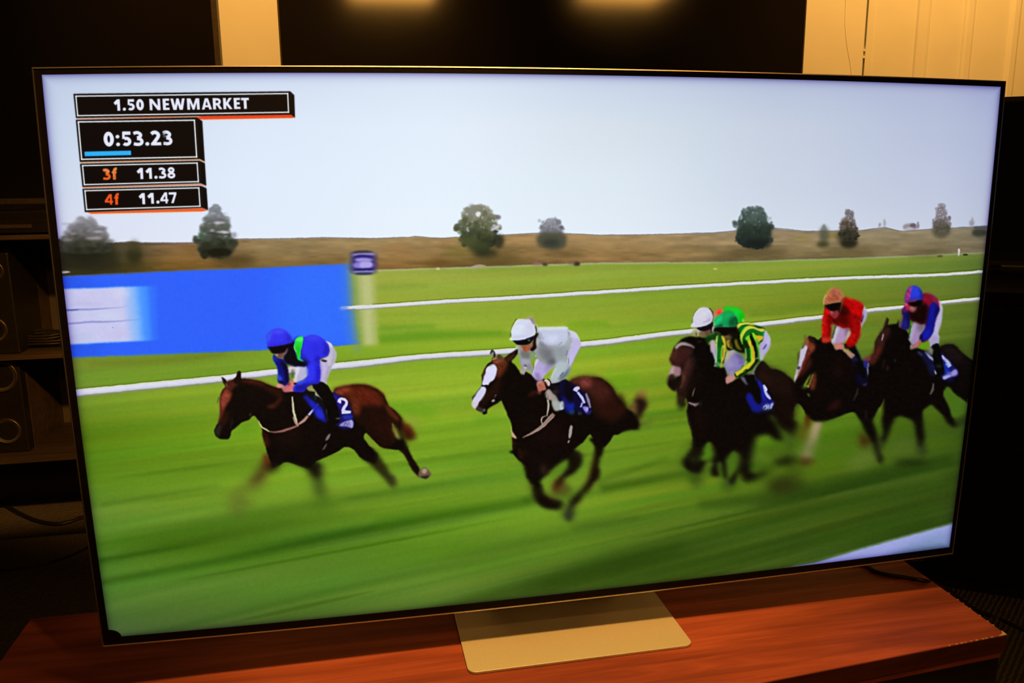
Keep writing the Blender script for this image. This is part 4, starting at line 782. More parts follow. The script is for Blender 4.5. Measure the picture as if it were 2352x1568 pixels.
    l('M 1280 1120 1260 1220 1190 1350', [2.5, 5, 2], '2c302c', 1.6, .9)
    # cloth
    p('M 1190 580 1300 600 1500 640 1480 720 1540 900 1530 1030 1370 1060 1250 1000 1300 800', '0a0a20', 3, .9); p('M 1190 600 1230 570 1320 680 1320 760 1220 680', '20285e', 3, .8); p('M 1380 640 1480 630 1490 720 1400 740', '232a90', 2, .9); p('M 1370 580 1470 560 1480 620 1390 640', '7c3060', 3, .7); l('M 1480 660 1460 700 1490 720', 2.4, 'a4a4d0', 1, .8); l('M 1455 730 1470 850 1520 930 1520 990', [3, 5, 4, 3], '8c98b8', 1.2, .85); l('M 1370 1055 1440 1050 1530 1010', [3, 5, 6], '444680', 2, .8); e('M 1530 1010', 3, 4, '8884b0', 1.4, .8); e('M 1340 920', 12, 10, '0c0c40', 5, .7); e('M 1420 900', 5, 3, '24282c', 2, .8)
    # breeches
    p('L 1500 440 1560 480 1600 560 1590 680 1540 800 1490 900 1460 860 1500 700', 'bcb4cc', 1.6); p('L 1530 560 1600 570 1590 680 1540 790 1500 840 1510 700', 'a0a4d0', 2.4, .8); p('L 1500 445 1560 500 1540 560', 'd4d0c8', 1.6, .7); p('L 1450 720 1490 670 1500 760 1470 800', 'b03c6c', 2, .8); e('L 1510 720', 1.5, 10, '1c1440', 1.4, .9, 14)
    p('L 890 820 1000 840 980 920 930 1040 900 1090 880 980', '8c8a48', 2, .8); p('L 1000 860 1060 840 1120 900 1260 900 1250 970 1200 1060 1150 1180 1000 1240 900 1200 920 1060 960 940', 'b494bc', 1.8); p('L 990 870 1050 840 1060 900 1000 1040 960 1180 900 1180 930 1040', 'c4c8d0', 2.4, .9); p('L 1180 920 1260 920 1240 1000 1170 1090', '7a6a88', 3, .8); p('L 1200 1060 1250 950 1290 1000 1250 1120 1180 1180', 'c8ccc8', 2, .9); l('L 985 860 930 1010 900 1120', 3, '1c2c14', 1.5, .8)
    # boot
    p('L 1150 1230 1340 1240 1400 1330 1460 1450 1510 1568 1540 1700 1600 1900 1500 1900 1400 1700 1320 1550 1350 1450 1240 1340', '05070a', 1.6); l('L 1360 1250 1440 1390 1510 1560', 3, '2c5054', 2, .6); p('L 1140 1230 1200 1290 1200 1330 1150 1300', '1a120c', 1.4)
    p('L 1130 1320 1240 1360 1350 1440 1340 1480 1280 1510 1180 1420 1120 1370', 'b08c70', 1.8); p('L 1270 1420 1340 1440 1330 1490 1280 1510', 'a4788c', 2, .8); p('L 1320 1480 1400 1500 1420 1568 1330 1568', '20204c', 2, .8)
    # red silks
    p('L 1130 310 1180 290 1300 330 1420 370 1500 410 1540 470 1520 560 1500 680 1470 780 1480 900 1460 1080 1400 1180 1340 1250 1240 1290 1190 1230 1200 1160 1280 1060 1290 1000 1250 900 1150 910 1060 870 1000 850 900 810 870 1000 870 1080 860 1180 720 1190 700 1150 710 1000 720 700 760 560 770 470 1000 480 1120 420', 'b00709', 1.7)
    p('L 1130 310 1180 285 1320 320 1500 400 1540 470 1480 430 1300 350', 'ce4624', 3, .8); p('L 1240 420 1340 360 1480 430 1500 560 1420 700 1300 640 1250 520', 'be080a', 4, .9)
    p('L 1100 500 1220 520 1260 680 1250 800 1180 900 1050 840 900 800 880 700 920 640 1040 620', '4c0406', 5, .95); p('L 1120 460 1200 500 1220 560 1130 560', '6a0406', 4, .7); p('L 1200 600 1300 700 1300 880 1270 980 1230 880', '6c0406', 5, .8); p('L 830 620 880 680 880 1000 860 1090 820 1080', '6c0608', 3.4, .85); p('L 1360 700 1480 620 1490 740 1420 1000 1350 1000', '98080a', 5, .7); p('L 1300 1000 1420 1040 1360 1180 1240 1240 1210 1180', 'bc0e0a', 4, .8); p('L 1180 1240 1330 1250 1280 1300 1200 1290', '7a0608', 2.6, .7); p('L 1380 1080 1460 900 1450 1080 1360 1240 1300 1260', '7c080a', 3, .7)
    p('L 720 720 780 680 760 860 730 1060 710 1040', 'c82a20', 3, .7); p('L 710 1100 860 1090 850 1180 760 1200 700 1170', 'c84028', 3, .9); e('L 780 940', 6, 14, 'c00e0a', 4, .7); p('L 750 560 800 500 850 560 840 620 760 620', 'd0141c', 2.4, .8)
    p('L 1480 900 1500 940 1460 1060 1440 1140 1410 1180 1440 1080', 'c48c5c', 2, .6)
    # hands
    p('L 970 1220 1060 1210 1140 1250 1130 1320 1060 1350 1000 1350 960 1300', 'c07a78', 1.7); p('L 980 1250 1060 1230 1100 1290 1040 1330', 'cc8480', 2, .7)
    p('L 1000 1370 1060 1340 1120 1380 1200 1460 1100 1480', '0a0606', 2)
    # head
    p('L 870 560 1040 560 1030 660 960 720 900 690 870 620', '8a3036', 2); p('L 860 560 920 560 920 620 880 600', 'c06470', 1.6, .9); p('L 960 560 1040 520 1030 620 980 640', '7c3c40', 2.4, .8); p('L 1060 440 1100 430 1090 560 1060 580 1040 540', '8a7c4c', 2, .8); p('L 1100 440 1180 500 1240 620 1100 620 1050 600', '2e0406', 4, .8)
    p('L 750 430 900 400 1080 375 1100 400 1060 480 1030 540 960 560 880 560 810 510', '0a0607', 1.6); p('L 1030 440 1080 430 1060 580 1030 560', '0e0807', 1.6, .9)
    p('L 745 420 740 350 770 280 830 180 900 110 960 90 1040 120 1100 190 1125 290 1120 370 1000 390 880 405 770 435', 'b8704c', 1.9); p('L 780 290 900 150 960 100 880 110 780 220 740 340', 'c89a54', 2.6, .7); p('L 880 180 1000 140 1080 260 1000 340 860 300', 'b06450', 4, .7); p('L 840 300 1000 300 1060 340 940 370 850 380', 'a04e2c', 3, .7); p('L 1040 120 1110 180 1140 280 1110 360 1080 240', 'b48458', 2.4, .7); l('L 760 420 900 390 1090 360', 4, 'a86e5c', 1.4, .8); l('L 738 440 742 340 790 240', 2, 'd8d49c', 1.2, .7)
    p('L 1100 320 1140 310 1140 400 1110 400', '8c1410', 2, .8)

def paint_sixth():
    # dark bay at the right edge, rider in claret and blue
    p('O 190 540 250 440 330 340 380 200 420 80 445 120 430 220 540 200 600 200 640 120 655 200 650 260 760 300 840 400 840 500 880 600 860 690 1000 660 1140 720 1300 800 1440 620 1560 590 1660 590 1740 640 1830 740 1960 840 2040 900 2090 940 2060 1568 1740 1568 1650 1480 1560 1390 1500 1450 1460 1568 0 1568 100 900 190 700', K0, 1.7, 1, 0)
    p('Q 1370 190 1400 100 1700 0 2120 0 2100 30 2200 140 2330 240 2330 210 2330 -20 1400 -20', K0, 2)
    p('Q 1370 170 1360 350 1340 440 1360 560 1340 640 1360 690 1400 640 1460 480 1500 410 1560 385 1620 400 1690 430 1720 480 1740 600 1760 720 1800 750 1830 640 1820 480 1815 330 1860 280 1920 255 1980 310 2040 370 2100 460 2160 500 2200 480 2160 400 2120 280 2050 130 2100 50 1900 -40 1400 0', K0, 2.6)
    p('Q 1340 640 1370 640 1360 740 1330 760', '1c1a0c', 4, .8); p('Q 1740 700 1840 700 1860 800 1800 860 1740 800', '28321a', 6, .7); e('Q 2180 480', 8, 5, '10100a', 3, .8); p('Q 2180 430 2320 410 2310 460 2200 490', '20301a', 5, .7); l('Q 1365 200 1350 330 1345 460', 3, '3a1c0c', 2, .7); p('Q 2080 60 2120 50 2200 140 2330 240 2330 330 2160 400 2130 280 2060 130', '4e721e', 2.4)
    p('Q 1080 800 1250 760 1300 880 1180 960 1040 1000 930 960', '6c7c3c', 10, .55); p('Q 1400 760 1600 640 1720 700 1760 820 1500 860', '5a6a34', 12, .5); p('Q 1560 880 1760 880 1880 930 1740 960 1600 960 1480 940', '1c2c0c', 6, .8)
    p('O 200 560 270 420 340 330 420 260 440 300 380 480 330 640 240 840 160 960 90 960 100 860 180 720', '3c1e1a', 4, .95); p('O 200 700 330 560 360 480 330 660 220 860 150 960 80 950 120 830', '5c2418', 4, .85); p('O 280 420 360 300 460 260 480 380 380 520 300 600', '40221e', 4, .7); p('O 190 560 230 470 260 450 240 560 210 640', '3a2a18', 2, .8); p('O 360 260 380 180 420 90 440 130 425 210 390 260', '2a1a12', 1.8, .9); l('O 350 260 390 170 415 100', 3, '6a4a28', 1.4, .6); p('O 310 510 330 420 350 380 350 430 325 515', 'b4b4c0', 1.2); p('O 640 180 680 150 690 240 650 270', '7c7a6c', 2, .7)
    p('O 0 840 60 810 120 830 90 880 20 900', '7a3848', 3, .7)
    p('O 1440 640 1560 600 1660 600 1740 660 1830 760 1900 840 1800 960 1660 940 1520 800', '1e1416', 6, .9); e('O 1900 1050', 16, 26, '120b0c', 8, .7); e('O 570 900', 2, 4, '2c302c', 1.6, .8); p('O 340 900 370 890 350 1040 330 1060', '2c2a20', 2, .6); e('O 425 1040', 3, 6, '3c1c10', 2, .8)
    l('O 1300 1330 1280 1450 1230 1540', [3, 6, 3], '68645e', 1.4, .9)
    # cloth
    p('O 980 720 1080 740 1150 730 1300 860 1320 1000 1340 1160 1240 1160 1150 960 1080 840', '14163c', 3); p('O 1020 730 1090 790 1060 800 1000 750', '4a4a74', 2, .8); p('O 1130 730 1160 740 1310 860 1310 910 1220 850', '9a9ac8', 1.6, .9); l('O 1190 790 1300 890', 2, 'b8b4cc', 1, .7); p('O 1160 740 1260 700 1280 780 1220 790', '6e6a7c', 2, .8); p('O 1320 1070 1350 1110 1355 1160 1330 1140', 'bcbccc', 1.2); p('O 1290 980 1330 1000 1340 1080 1310 1060', '28287c', 2, .8)
    p('O 1440 740 1500 800 1620 900 1700 1030 1760 1080 1760 1180 1600 1240 1490 1260 1450 1180 1480 1100 1440 900', '161c70', 2); p('O 1480 900 1560 1000 1600 1080 1520 1130 1490 1040', '1e34b8', 3, .8)
    l('O 1465 800 1510 870 1570 930 1620 1010', [5, 7, 8, 8], 'bcb4d4', 1.2); l('O 1530 950 1590 1030', 4, '8cc0f4', 1, .8); l('O 1480 870 1540 900', 3, '5a8ad8', 1.2, .7); p('O 1480 1200 1620 1130 1700 1060 1750 1090 1750 1160 1640 1210 1500 1260', '9c8ed0', 1.8); p('O 1490 1210 1620 1180 1560 1240 1500 1250', 'b8b8e4', 1.4, .8); l('O 1610 1140 1650 1180', 2, '6a5cb0', 1, .7); p('O 1570 1100 1640 1130 1600 1170 1540 1160', '4a6ac8', 1.8, .7); p('O 1520 1260 1700 1210 1660 1290 1560 1300', '15155a', 3, .7)
    # breeches
    p('N 1415 450 1470 490 1520 580 1525 680 1500 860 1470 1000 1440 1130 1450 1230 1440 1340 1400 1370 1300 1400 1250 1420 1240 1280 1300 1140 1340 1000 1360 860 1430 720 1450 600', 'b4b2d4', 1.6); p('N 1420 450 1470 500 1500 600 1440 700 1450 580', 'c4c4c4', 2, .8); p('N 1400 800 1500 740 1470 980 1420 1100 1360 1060', 'bdb4d8', 3, .7); l('N 1440 680 1370 830 1340 1020 1310 1130 1220 1260', 2.5, '4aa0dc', 1.4, .85); p('N 1240 1280 1300 1180 1430 1220 1430 1330 1290 1400', 'a89cc8', 3, .8)
    p('N 830 1290 840 1190 870 1050 910 900 980 910 1060 960 1160 960 1150 1050 1080 1160 1050 1250 1040 1320 930 1400 870 1340', 'a48cb8', 1.8); p('N 840 1280 850 1180 900 1020 930 930 990 940 950 1060 900 1240', 'b8a8c4', 2.4, .8); p('N 1000 960 1150 960 1140 1060 1080 1120 1020 1080', '6c6670', 4, .8); l('N 835 1280 850 1160 890 1000', 2.4, '7ce0c0', 1.2, .7); p('N 820 860 900 900 870 1020 830 1150 815 1000', '4a9a24', 2.4, .9); l('N 870 980 840 1120 830 1260', 2, '101a08', 1.2, .7)
    p('N 1000 1430 1100 1330 1240 1310 1250 1420 1230 1480 1120 1470', '6c9a1c', 2)
    # boot
    p('N 1290 1420 1400 1350 1450 1400 1480 1500 1490 1600 O 1470 900 1500 1060 1500 1130 1450 1170 1340 1080 1300 920 1290 760', '06080a', 1.6); e('O 1400 1000', 7, 3, '2c302e', 2, .8); p('O 1200 640 1290 690 1280 750 1220 700', '9890a4', 2, .7)
    # silks
    p('N 1110 330 1200 310 1320 350 1410 430 1450 540 1440 680 1380 800 1340 1000 1320 1100 1260 1220 1210 1280 1100 1320 1050 1250 1100 1150 1160 1060 1170 950 1060 950 980 900 890 880 820 840 820 1040 640 1010 680 840 690 680 740 560 780 500 1000 540 1080 440', '7c1030', 1.7)
    p('N 1120 340 1220 330 1330 400 1280 500 1200 560 1130 460', '8c1028', 4, .9); p('N 1200 310 1320 350 1420 440 1380 470 1300 380 1180 340', '9a3868', 3, .8); p('N 1330 400 1420 450 1440 560 1400 640 1340 500', '84203c', 3, .8)
    p('N 1240 600 1320 500 1390 520 1440 620 1420 720 1380 800 1340 1000 1320 1100 1240 1240 1130 1300 1060 1250 1110 1130 1160 1040 1180 900 1210 760', '121690', 2); p('N 1270 600 1350 520 1370 640 1300 860 1220 900 1230 740', '1a1c9a', 4, .8); p('N 1160 1080 1290 1060 1220 1240 1110 1260', '1822b4', 3.4, .8); p('N 1380 560 1440 620 1410 760 1360 840', '100c50', 3, .8); p('N 1050 1220 1100 1160 1120 1290 1180 1320 1080 1310', '0a0830', 2, .8)
    p('N 1020 540 1160 520 1230 620 1200 820 1160 940 1060 940 980 900 880 880 830 820 800 700 880 680 1000 640', '120506', 4, .97); p('N 920 720 1060 700 1060 860 960 840', '1e0508', 4, .7)
    p('N 690 680 760 620 820 760 830 880 810 1050 650 1020 690 840', '14165e', 2.4); p('N 690 880 790 870 800 1040 680 1010', '20228a', 3, .8); p('N 780 680 830 760 830 1020 800 900', '0a0830', 2.6, .8); p('N 720 600 770 560 790 640 760 700 700 680', '6a2070', 2.4, .8); p('N 740 490 800 500 830 600 800 660 760 600', 'c02858', 2.2, .85); p('N 740 500 790 520 770 570 740 560', 'd06c94', 1.6, .7); l('N 650 1000 680 860 680 740', 2.5, '7a8a6a', 1.4, .6)
    # hands
    p('N 870 1400 1000 1330 1060 1270 1080 1320 1000 1420 870 1480', 'a06c74', 2.2); p('N 960 1390 1050 1290 1070 1330 980 1420', 'c06450', 2, .85); l('N 880 1440 860 1380', 3, 'a8a4b4', 1.6, .7)
    # head
    p('N 830 590 1010 560 1000 640 930 700 860 680', '8c504c', 2); p('N 830 590 920 580 940 650 860 650', 'b07468', 2, .8); p('N 1000 500 1080 480 1060 660 960 720 980 620', '1a090a', 2.6, .9)
    p('N 790 490 900 470 1090 420 1080 540 1000 580 920 580 840 540', '0a0508', 1.8)
    p('N 745 490 740 400 770 270 840 180 930 150 1000 170 1080 250 1110 380 1090 440 960 440 860 470 780 495', '2838c8', 2); p('N 750 470 745 390 780 270 850 190 880 200 850 330 820 450', 'b43468', 2.2, .95); p('N 850 190 900 170 870 280 840 400 820 440 830 320', 'b444b4', 1.8, .8); p('N 910 170 990 180 1060 270 1040 340 900 380 870 320', '3048e0', 3, .8); p('N 1030 220 1090 290 1110 400 1060 430 1060 320', '1a1c70', 2.4, .8); l('N 760 490 860 465 980 440', 5, '6a2474', 1.6, .85); l('N 800 480 870 460', 3, '8c1c40', 1.2, .8)

def paint_third():
    # the two dark horses side by side; riders in white cap, pink cap and green hoops
    # rear
    p('J 1540 760 1600 700 1650 640 1730 700 1790 770 1900 780 2000 830 2080 890 2180 980 K 1900 60 1900 170 1870 260 1860 430 1920 450 1920 560 1880 650 1840 700 1800 640 1700 570 1600 460 1530 340 J 1800 1560 1500 1400 1400 1000', '0e0808', 2); p('J 1560 760 1650 660 1760 740 1900 790 2060 880 2130 1000 2138 1200 1900 1200 1700 1060 1560 880', '20120e', 7, .95); p('J 1660 650 1720 690 1790 770 1740 790 1640 720', '1a1614', 3, .8); p('J 1560 880 1700 860 1800 1000 1700 1040', '2a1810', 6, .6); p('K 1560 130 1700 60 1890 140 1860 400 1760 520 1640 400', '170b09', 8, .8)
    # back legs and thrown turf
    p('K 1680 560 1780 640 1850 720 1840 900 1800 960 1880 1000 1900 1060 1720 1090 1580 1110 1600 1040 1720 990 1800 900 1780 760', '2a3810', 6, .8); p('K 1600 1050 1800 980 1900 1040 1760 1100 1600 1110', '151a08', 4.5, .9); p('K 1820 560 1920 560 1860 720 1820 860 1860 960 1800 980 1790 800', '3c4a18', 6, .6); p('K 1500 660 1650 560 1700 700 1640 740 1540 720', '263a0c', 5, .7); p('K 1450 860 1700 840 1800 880 1600 960 1400 950', '3a5410', 8, .5); e('K 1810 740', 6, 5, '6a6c4c', 2.4, .6); l('K 1830 820 1860 900', 3, '6a7030', 2, .5)
    e('K 1640 1400', 26, 12, '20220e', 9, .8, -8); e('K 1780 1420', 40, 12, '2a3012', 10, .75, -8); p('K 1500 1400 1700 1250 1900 1130 1980 1180 1900 1300 1980 1420 1700 1500 1500 1500', '34380f', 12, .65); p('K 1760 1150 1950 1120 1980 1180 1860 1220', '3c5414', 6, .6)
    # body of both
    p('J 260 370 330 290 450 250 560 240 700 270 800 340 900 500 950 760 1060 760 1080 1000 1300 900 1420 860 1560 940 1800 1400 1800 1568 K 1560 440 1640 560 1680 740 1560 700 1480 640 1320 680 1280 760 1240 960 1210 1100 1220 1210 1300 1240 1420 1170 1400 1240 1260 1330 1150 1370 1100 1330 1080 1200 1000 1320 960 1400 860 1410 860 1370 940 1260 1030 1150 1060 1020 1040 950 970 890 900 960 850 1040 870 1200 860 1300 820 1320 790 1200 760 1060 720 1100 740 1220 720 1270 640 1275 630 1180 650 1040 560 1060 520 1120 440 1240 340 1220 240 1160 190 1060 240 980 320 860 340 720 330 600 290 480 260 320 270 200 240 130 110 0 100 -60 100 -160 J 200 500', K0, 2)
    p('K 250 1000 340 860 480 860 640 900 660 1000 540 1060 460 1080 400 1060 320 1060', '1c1c0c', 5, .6); p('K 520 840 580 760 640 790 680 900 650 1000 560 1040 460 1030 500 920', '54821a', 2.6); p('K 290 990 460 990 440 1060 340 1090', '263012', 5, .7); p('K 880 990 970 900 1040 940 1060 1020 1030 1120 940 1250 870 1240 860 1100', '50741c', 2.2); p('K 720 1080 780 1080 800 1220 780 1300 740 1240', '46681a', 3, .7)
    p('K 340 700 250 860 180 980 180 1060 240 1150 200 1180 140 1080 160 960 260 780', '2c4410', 7, .6); p('K 280 1220 420 1220 500 1300 460 1420 340 1420', '2c4412', 8, .7); p('K 780 1260 980 1380 960 1480 820 1500', '2e4a12', 8, .6); p('K 860 1370 905 1370 905 1395 865 1410', '6a6a58', 1.4, .8); p('K 1260 760 1220 1000 1230 1200 1280 1220', '3e661a', 2.4, .5); l('K 1300 1330 1420 1240 1560 1130', [8, 12, 10], '1c2a08', 5, .7)
    p('K 330 600 260 330 270 320 340 560', '5a3030', 1.6, .5); e('K 450 430', 16, 30, '150a08', 8, .7); p('K 620 760 690 900 660 1000 640 880', '2a1208', 2.4, .6); e('K 1060 1010', 2, 10, '40200c', 2, .6)
    # back horse's head with the pale noseband
    p('J 270 360 330 400 470 400 520 450 480 560 420 640 360 740 240 740 190 720 150 640 150 580 190 520', '321818', 2.6); p('J 260 440 400 420 470 460 400 600 300 720 220 690 200 580', '40201e', 5, .8); p('J 160 560 220 460 280 420 250 560 200 640', '54301e', 3, .8); p('J 420 580 350 740 330 740 400 600', '140808', 3, .7)
    p('J 230 420 300 350 400 325 480 340 540 380 575 410 540 440 510 410 440 390 330 390 260 440', 'a4989c', 1.8); l('J 240 410 320 350 420 335', 4, 'b8ac8c', 2, .7); l('J 440 360 510 380 560 410', 4, 'ae96a0', 1.2, .8); p('J 520 460 560 430 520 480 510 560 490 530', '3c343a', 3, .6)
    p('J 120 870 150 780 190 720 260 730 330 760 330 850 260 900 200 860 130 900', '9c7880', 2.2); p('J 130 860 170 760 210 730 220 820 190 850', 'c0b6a8', 2.6, .8); p('J 200 800 300 770 320 860 250 880', 'a27886', 2.4, .7); p('J 110 930 150 870 200 870 250 930 300 900 300 1020 260 1100 220 1140 140 1080 100 1000', '150d0d', 2.6); p('J 140 900 180 860 220 900 180 960', '44282a', 2.6, .7); l('J 130 880 105 960 95 1020', 3, '8a8430', 2, .6)
    # front horse's head and mane
    p('J 420 620 500 560 560 640 520 800 460 960 420 1100 330 1200 300 1080 340 960 350 800', '3c201c', 4, .95); p('J 430 640 490 580 470 720 400 900 350 1000 360 860', '4a2826', 3, .75); p('J 340 800 350 960 300 1090 280 1200 310 1200 350 1060 400 900', '6a4630', 2.4, .6); p('J 470 900 560 860 560 1060 480 1160 420 1120', '1c0e0c', 6, .7)
    p('J 280 1100 420 1100 420 1240 400 1360 330 1380 270 1300 265 1200', '261612', 3, .9); p('J 270 1280 400 1300 380 1420 290 1430', '1c200c', 5, .7); p('J 390 1260 420 1260 400 1340 390 1330', '6a7434', 1.6, .7); l('J 555 1080 530 1160 515 1220', [1.5, 3, 2], '8c8664', 1.2, .8); p('J 440 1310 520 1330 620 1330 590 1370 560 1390 500 1360 450 1340', '7c6468', 1.7); l('J 460 1325 560 1360', 2, 'b4a0a8', 1.1, .7); e('J 650 1340', 3, 6, '24282c', 2.4, .8)
    p('J 330 300 460 250 560 260 760 260 800 360 880 500 900 620 940 740 1040 760 1080 960 900 1000 640 800 560 500 540 400 420 330', '070606', 3); p('J 500 530 560 600 560 700 500 720', '201816', 4, .6); e('J 630 320', 6, 3, '24201a', 2, .7); l('J 540 560 620 800 620 1000', 6, '1a100f', 5, .5)
    # rider in the white cap (behind)
    p('I 380 700 500 690 620 620 660 640 650 760 560 800 500 830 380 800', '7c6448', 2); p('I 500 680 630 620 640 680 570 760 510 730', '945458', 1.8, .8); p('I 180 760 240 680 310 640 360 720 340 820 240 810', 'a09c68', 2.4, .85); l('I 300 730 320 810', 3, '2c2c14', 1.2, .7); l('I 330 740 340 810', 3, 'c0b88c', 1.2, .7)
    p('I 520 830 700 760 760 740 780 830 720 900 600 960 560 1000', '0c3a10', 2.6); p('I 560 880 680 760 760 760 740 840', '11501a', 3, .7); p('I 580 960 640 920 620 1010 590 1000', '7ca82c', 1.4, .8); e('I 560 740', 6, 4, '3c3c1c', 3, .7)
    p('I 640 920 700 900 740 1000 760 1140 760 1380 720 1300 690 1220 630 1130', 'b9a8ba', 1.8); p('I 640 960 700 910 720 1040 690 1120 640 1060', 'c8a8b4', 2, .7); p('I 690 1200 740 1180 760 1340 720 1320', 'a8aad0', 1.6, .8)
    p('I 310 610 420 600 560 560 660 500 680 560 640 640 540 690 480 700 400 690 350 660', '140a10', 1.4); p('I 620 560 680 480 700 520 660 660 680 740 640 720', '0a0a10', 1.6); l('I 320 620 480 590 640 540', 3, '1c1058', 1.2, .8)
    l('I 340 210 260 310 228 440 220 520', 2.2, '30341c', 1, .7); l('I 600 180 670 260 692 370 680 470', 3, '18122a', 1, .85)
    p('I 185 570 225 520 230 440 270 310 350 210 430 165 530 165 610 200 660 270 675 360 660 460 600 530 500 560 420 590 300 615 200 605', 'd2cfe2', 1.3); p('I 260 400 400 220 520 200 600 280 560 420 360 480', 'd8d8e4', 5, .8); p('I 560 380 640 330 640 460 560 500', 'bcb0d4', 4, .7); l('I 460 500 540 480 620 430', 3, '9c90c4', 1.6, .6); l('I 240 420 280 310 360 215 440 175', 2, 'ecebd0', 1.1, .6); p('I 185 570 230 520 300 540 260 610 200 605', 'dcdae4', 1.6, .7); l('I 300 605 430 585 560 550', 2.4, 'e4e0f8', 1, .6)
    p('I 690 330 720 320 720 440 680 500', 'b4c4c8', 1.8, .7)
    # pale shoulder strip, pink bobble and bright green cap behind
    p('I 720 350 700 280 760 220 860 190 940 190 930 240 860 310 780 360', 'd8785c', 2.2, .9); e('I 825 265', 6, 5, 'f42c34', 2.4, .95, -25)
    p('I 920 230 960 160 1080 150 1200 170 1310 210 1360 280 1390 340 1380 400 1340 480 1240 510 1200 400 1120 260', '12cc24', 1.8); p('I 960 180 1180 170 1320 240 1260 300 1100 220', '1cd834', 3, .7); p('I 1140 300 1230 280 1270 420 1220 480', '18d070', 3, .8); p('I 1280 320 1360 300 1380 360 1330 470 1270 500', '0eb80e', 3, .7); p('I 1340 480 1360 410 1400 490', '9ae048', 1.2, .9)
    # green and yellow silks
    p('I 1210 660 1230 540 1300 510 1500 500 1640 560 1820 620 1860 690 1850 800 1800 920 1740 980 1740 1160 1750 1330 1700 1450 1600 1500 1500 1600 1300 1568 1340 1480 1420 1430 1440 1320 1400 1200 1300 1180 1160 1130 1050 1130 990 1060 960 1140 1000 1200 960 1340 880 1500 800 1520 720 1440 760 1300 760 960 780 800 900 760 1100 760', '0a3c10', 1.5)
    p('I 1060 780 1200 660 1290 700 1300 880 1340 1000 1400 1080 1380 1200 1280 1180 1160 1100 1090 960', '0c0d07', 3, .95); p('I 900 780 1100 740 1100 880 980 900', '6a5030', 2.4, .8); p('I 940 790 1060 780 1060 840 960 850', '7a5c40', 2, .7)
    p('I 1220 650 1230 550 1310 515 1500 500 1640 545 1560 560 1420 545 1330 580 1270 630', 'cfd448', 1.3); p('I 1250 560 1340 520 1500 505 1440 540 1320 560', 'e0e478', 1.6, .7)
    p('I 1240 660 1340 580 1440 560 1540 570 1430 620 1350 700 1310 760 1290 700', '0d7a1c', 2.4, .9)
    p('I 1310 900 1295 800 1330 720 1400 620 1500 570 1600 590 1720 640 1820 640 1860 690 1780 720 1660 680 1560 650 1470 680 1400 760 1360 830 1340 960 1350 1010', 'd0cc44', 1.3); p('I 1400 660 1520 600 1640 620 1800 660 1700 680 1540 640 1440 690 1370 790', 'dcd458', 2, .6); l('I 1310 840 1330 930 1350 1000', 3, '7cc838', 1.2, .8); l('I 1300 800 1350 690 1440 610', 2.5, '5ce83c', 1.1, .7)
    p('I 1380 880 1400 780 1480 690 1580 660 1700 690 1800 730 1860 700 1860 780 1800 800 1700 780 1600 720 1540 740 1470 820 1440 960', '0c8020', 2.2, .95); p('I 1560 660 1700 690 1700 760 1600 720', '0a6a18', 2, .7); e('I 1830 760', 3, 4, '10906a', 1.6, .8)
    p('I 1575 740 1620 750 1680 800 1820 810 1800 880 1740 920 1720 960 1660 940 1610 860', 'c8b82c', 1.3); p('I 1650 800 1810 810 1770 880 1680 900', 'd8b422', 1.8, .6); l('I 1580 740 1620 850 1680 970 1710 1080', 4, '6ce02c', 1, .9); p('I 1640 880 1720 940 1740 1100 1730 1330 1700 1330 1680 1080', '58a838', 1.6, .85); l('I 1725 1000 1740 1180 1750 1330', 3, 'b4c88c', 1.1, .8)
    p('I 1420 870 1440 830 1510 790 1540 880 1600 1010 1620 1120 1640 1250 1640 1370 1600 1450 1520 1420 1530 1300 1540 1160 1520 1060 1460 960', 'd0c42c', 1.3); p('I 1430 870 1500 800 1520 880 1470 930', '54e028', 1.6, .85); l('I 1530 1080 1540 1200 1535 1350 1500 1410', 4, '70e030', 1.1, .85); l('I 1560 1000 1590 1140 1600 1330', 3, 'b89c1c', 1.3, .6)
    p('I 1510 800 1580 850 1640 980 1660 1140 1690 1330 1650 1480 1640 1330 1620 1100 1560 960', '0a0e06', 1.4); p('I 1380 1060 1450 1020 1510 1080 1530 1200 1520 1390 1450 1380 1440 1200', '0a4c12', 1.8); p('I 1370 950 1440 900 1480 1000 1500 1080 1420 1060', '06200a', 2, .8); l('I 1415 1090 1430 1220 1430 1330', [3, 4, 3], '9cb484', 1.2, .85); l('I 1640 1340 1680 1300 1700 1320', 2, 'c8d0c0', .9, .7)
    # near forearm
    p('I 1300 1568 1400 1470 1480 1410 1530 1400 1600 1440 1600 1500 1500 1568 J 1400 770 1250 890 1205 840', 'd2c82e', 1.3, 1, 0); l('I 1300 1560 1400 1470 1480 1410', 2.5, '8cd838', 1, .7); p('J 1480 720 1560 640 1550 720 1420 830 1300 900 1240 905 1250 890 1400 800', '0a2408', 1.4); p('J 1205 840 1240 890 1235 910 1200 860', '101208', 1)
    l('J 1360 710 1410 640', 4, 'b8cc8c', 1.2, .8)
    # far arm stripes
    p('I 750 960 780 800 820 780 810 860 790 980 790 1200 770 1400 740 1440 750 1300 770 1160', 'a4c470', 1.4); l('I 790 800 760 950', 5, 'c8d060', 1.2, .8); l('I 755 980 775 1160 760 1330 745 1420', 5, 'a8c8a0', 1.2, .9); p('I 800 820 870 790 890 900 900 1000 860 1200 850 1360 790 1380 790 1200 790 1000', '0b5a18', 1.8); l('I 820 1060 830 1200 815 1340', 4, '128c2c', 2, .7); p('I 880 800 930 820 970 920 980 1060 960 1200 930 1330 870 1420 860 1330 870 1140 890 1020 930 1000 890 900', 'ccb438', 1.3); p('I 890 1100 920 1090 910 1260 890 1300 880 1200', '6a6a14', 1.4, .7); l('I 880 1050 868 1220 862 1330', 3, '4cc030', 1, .8)
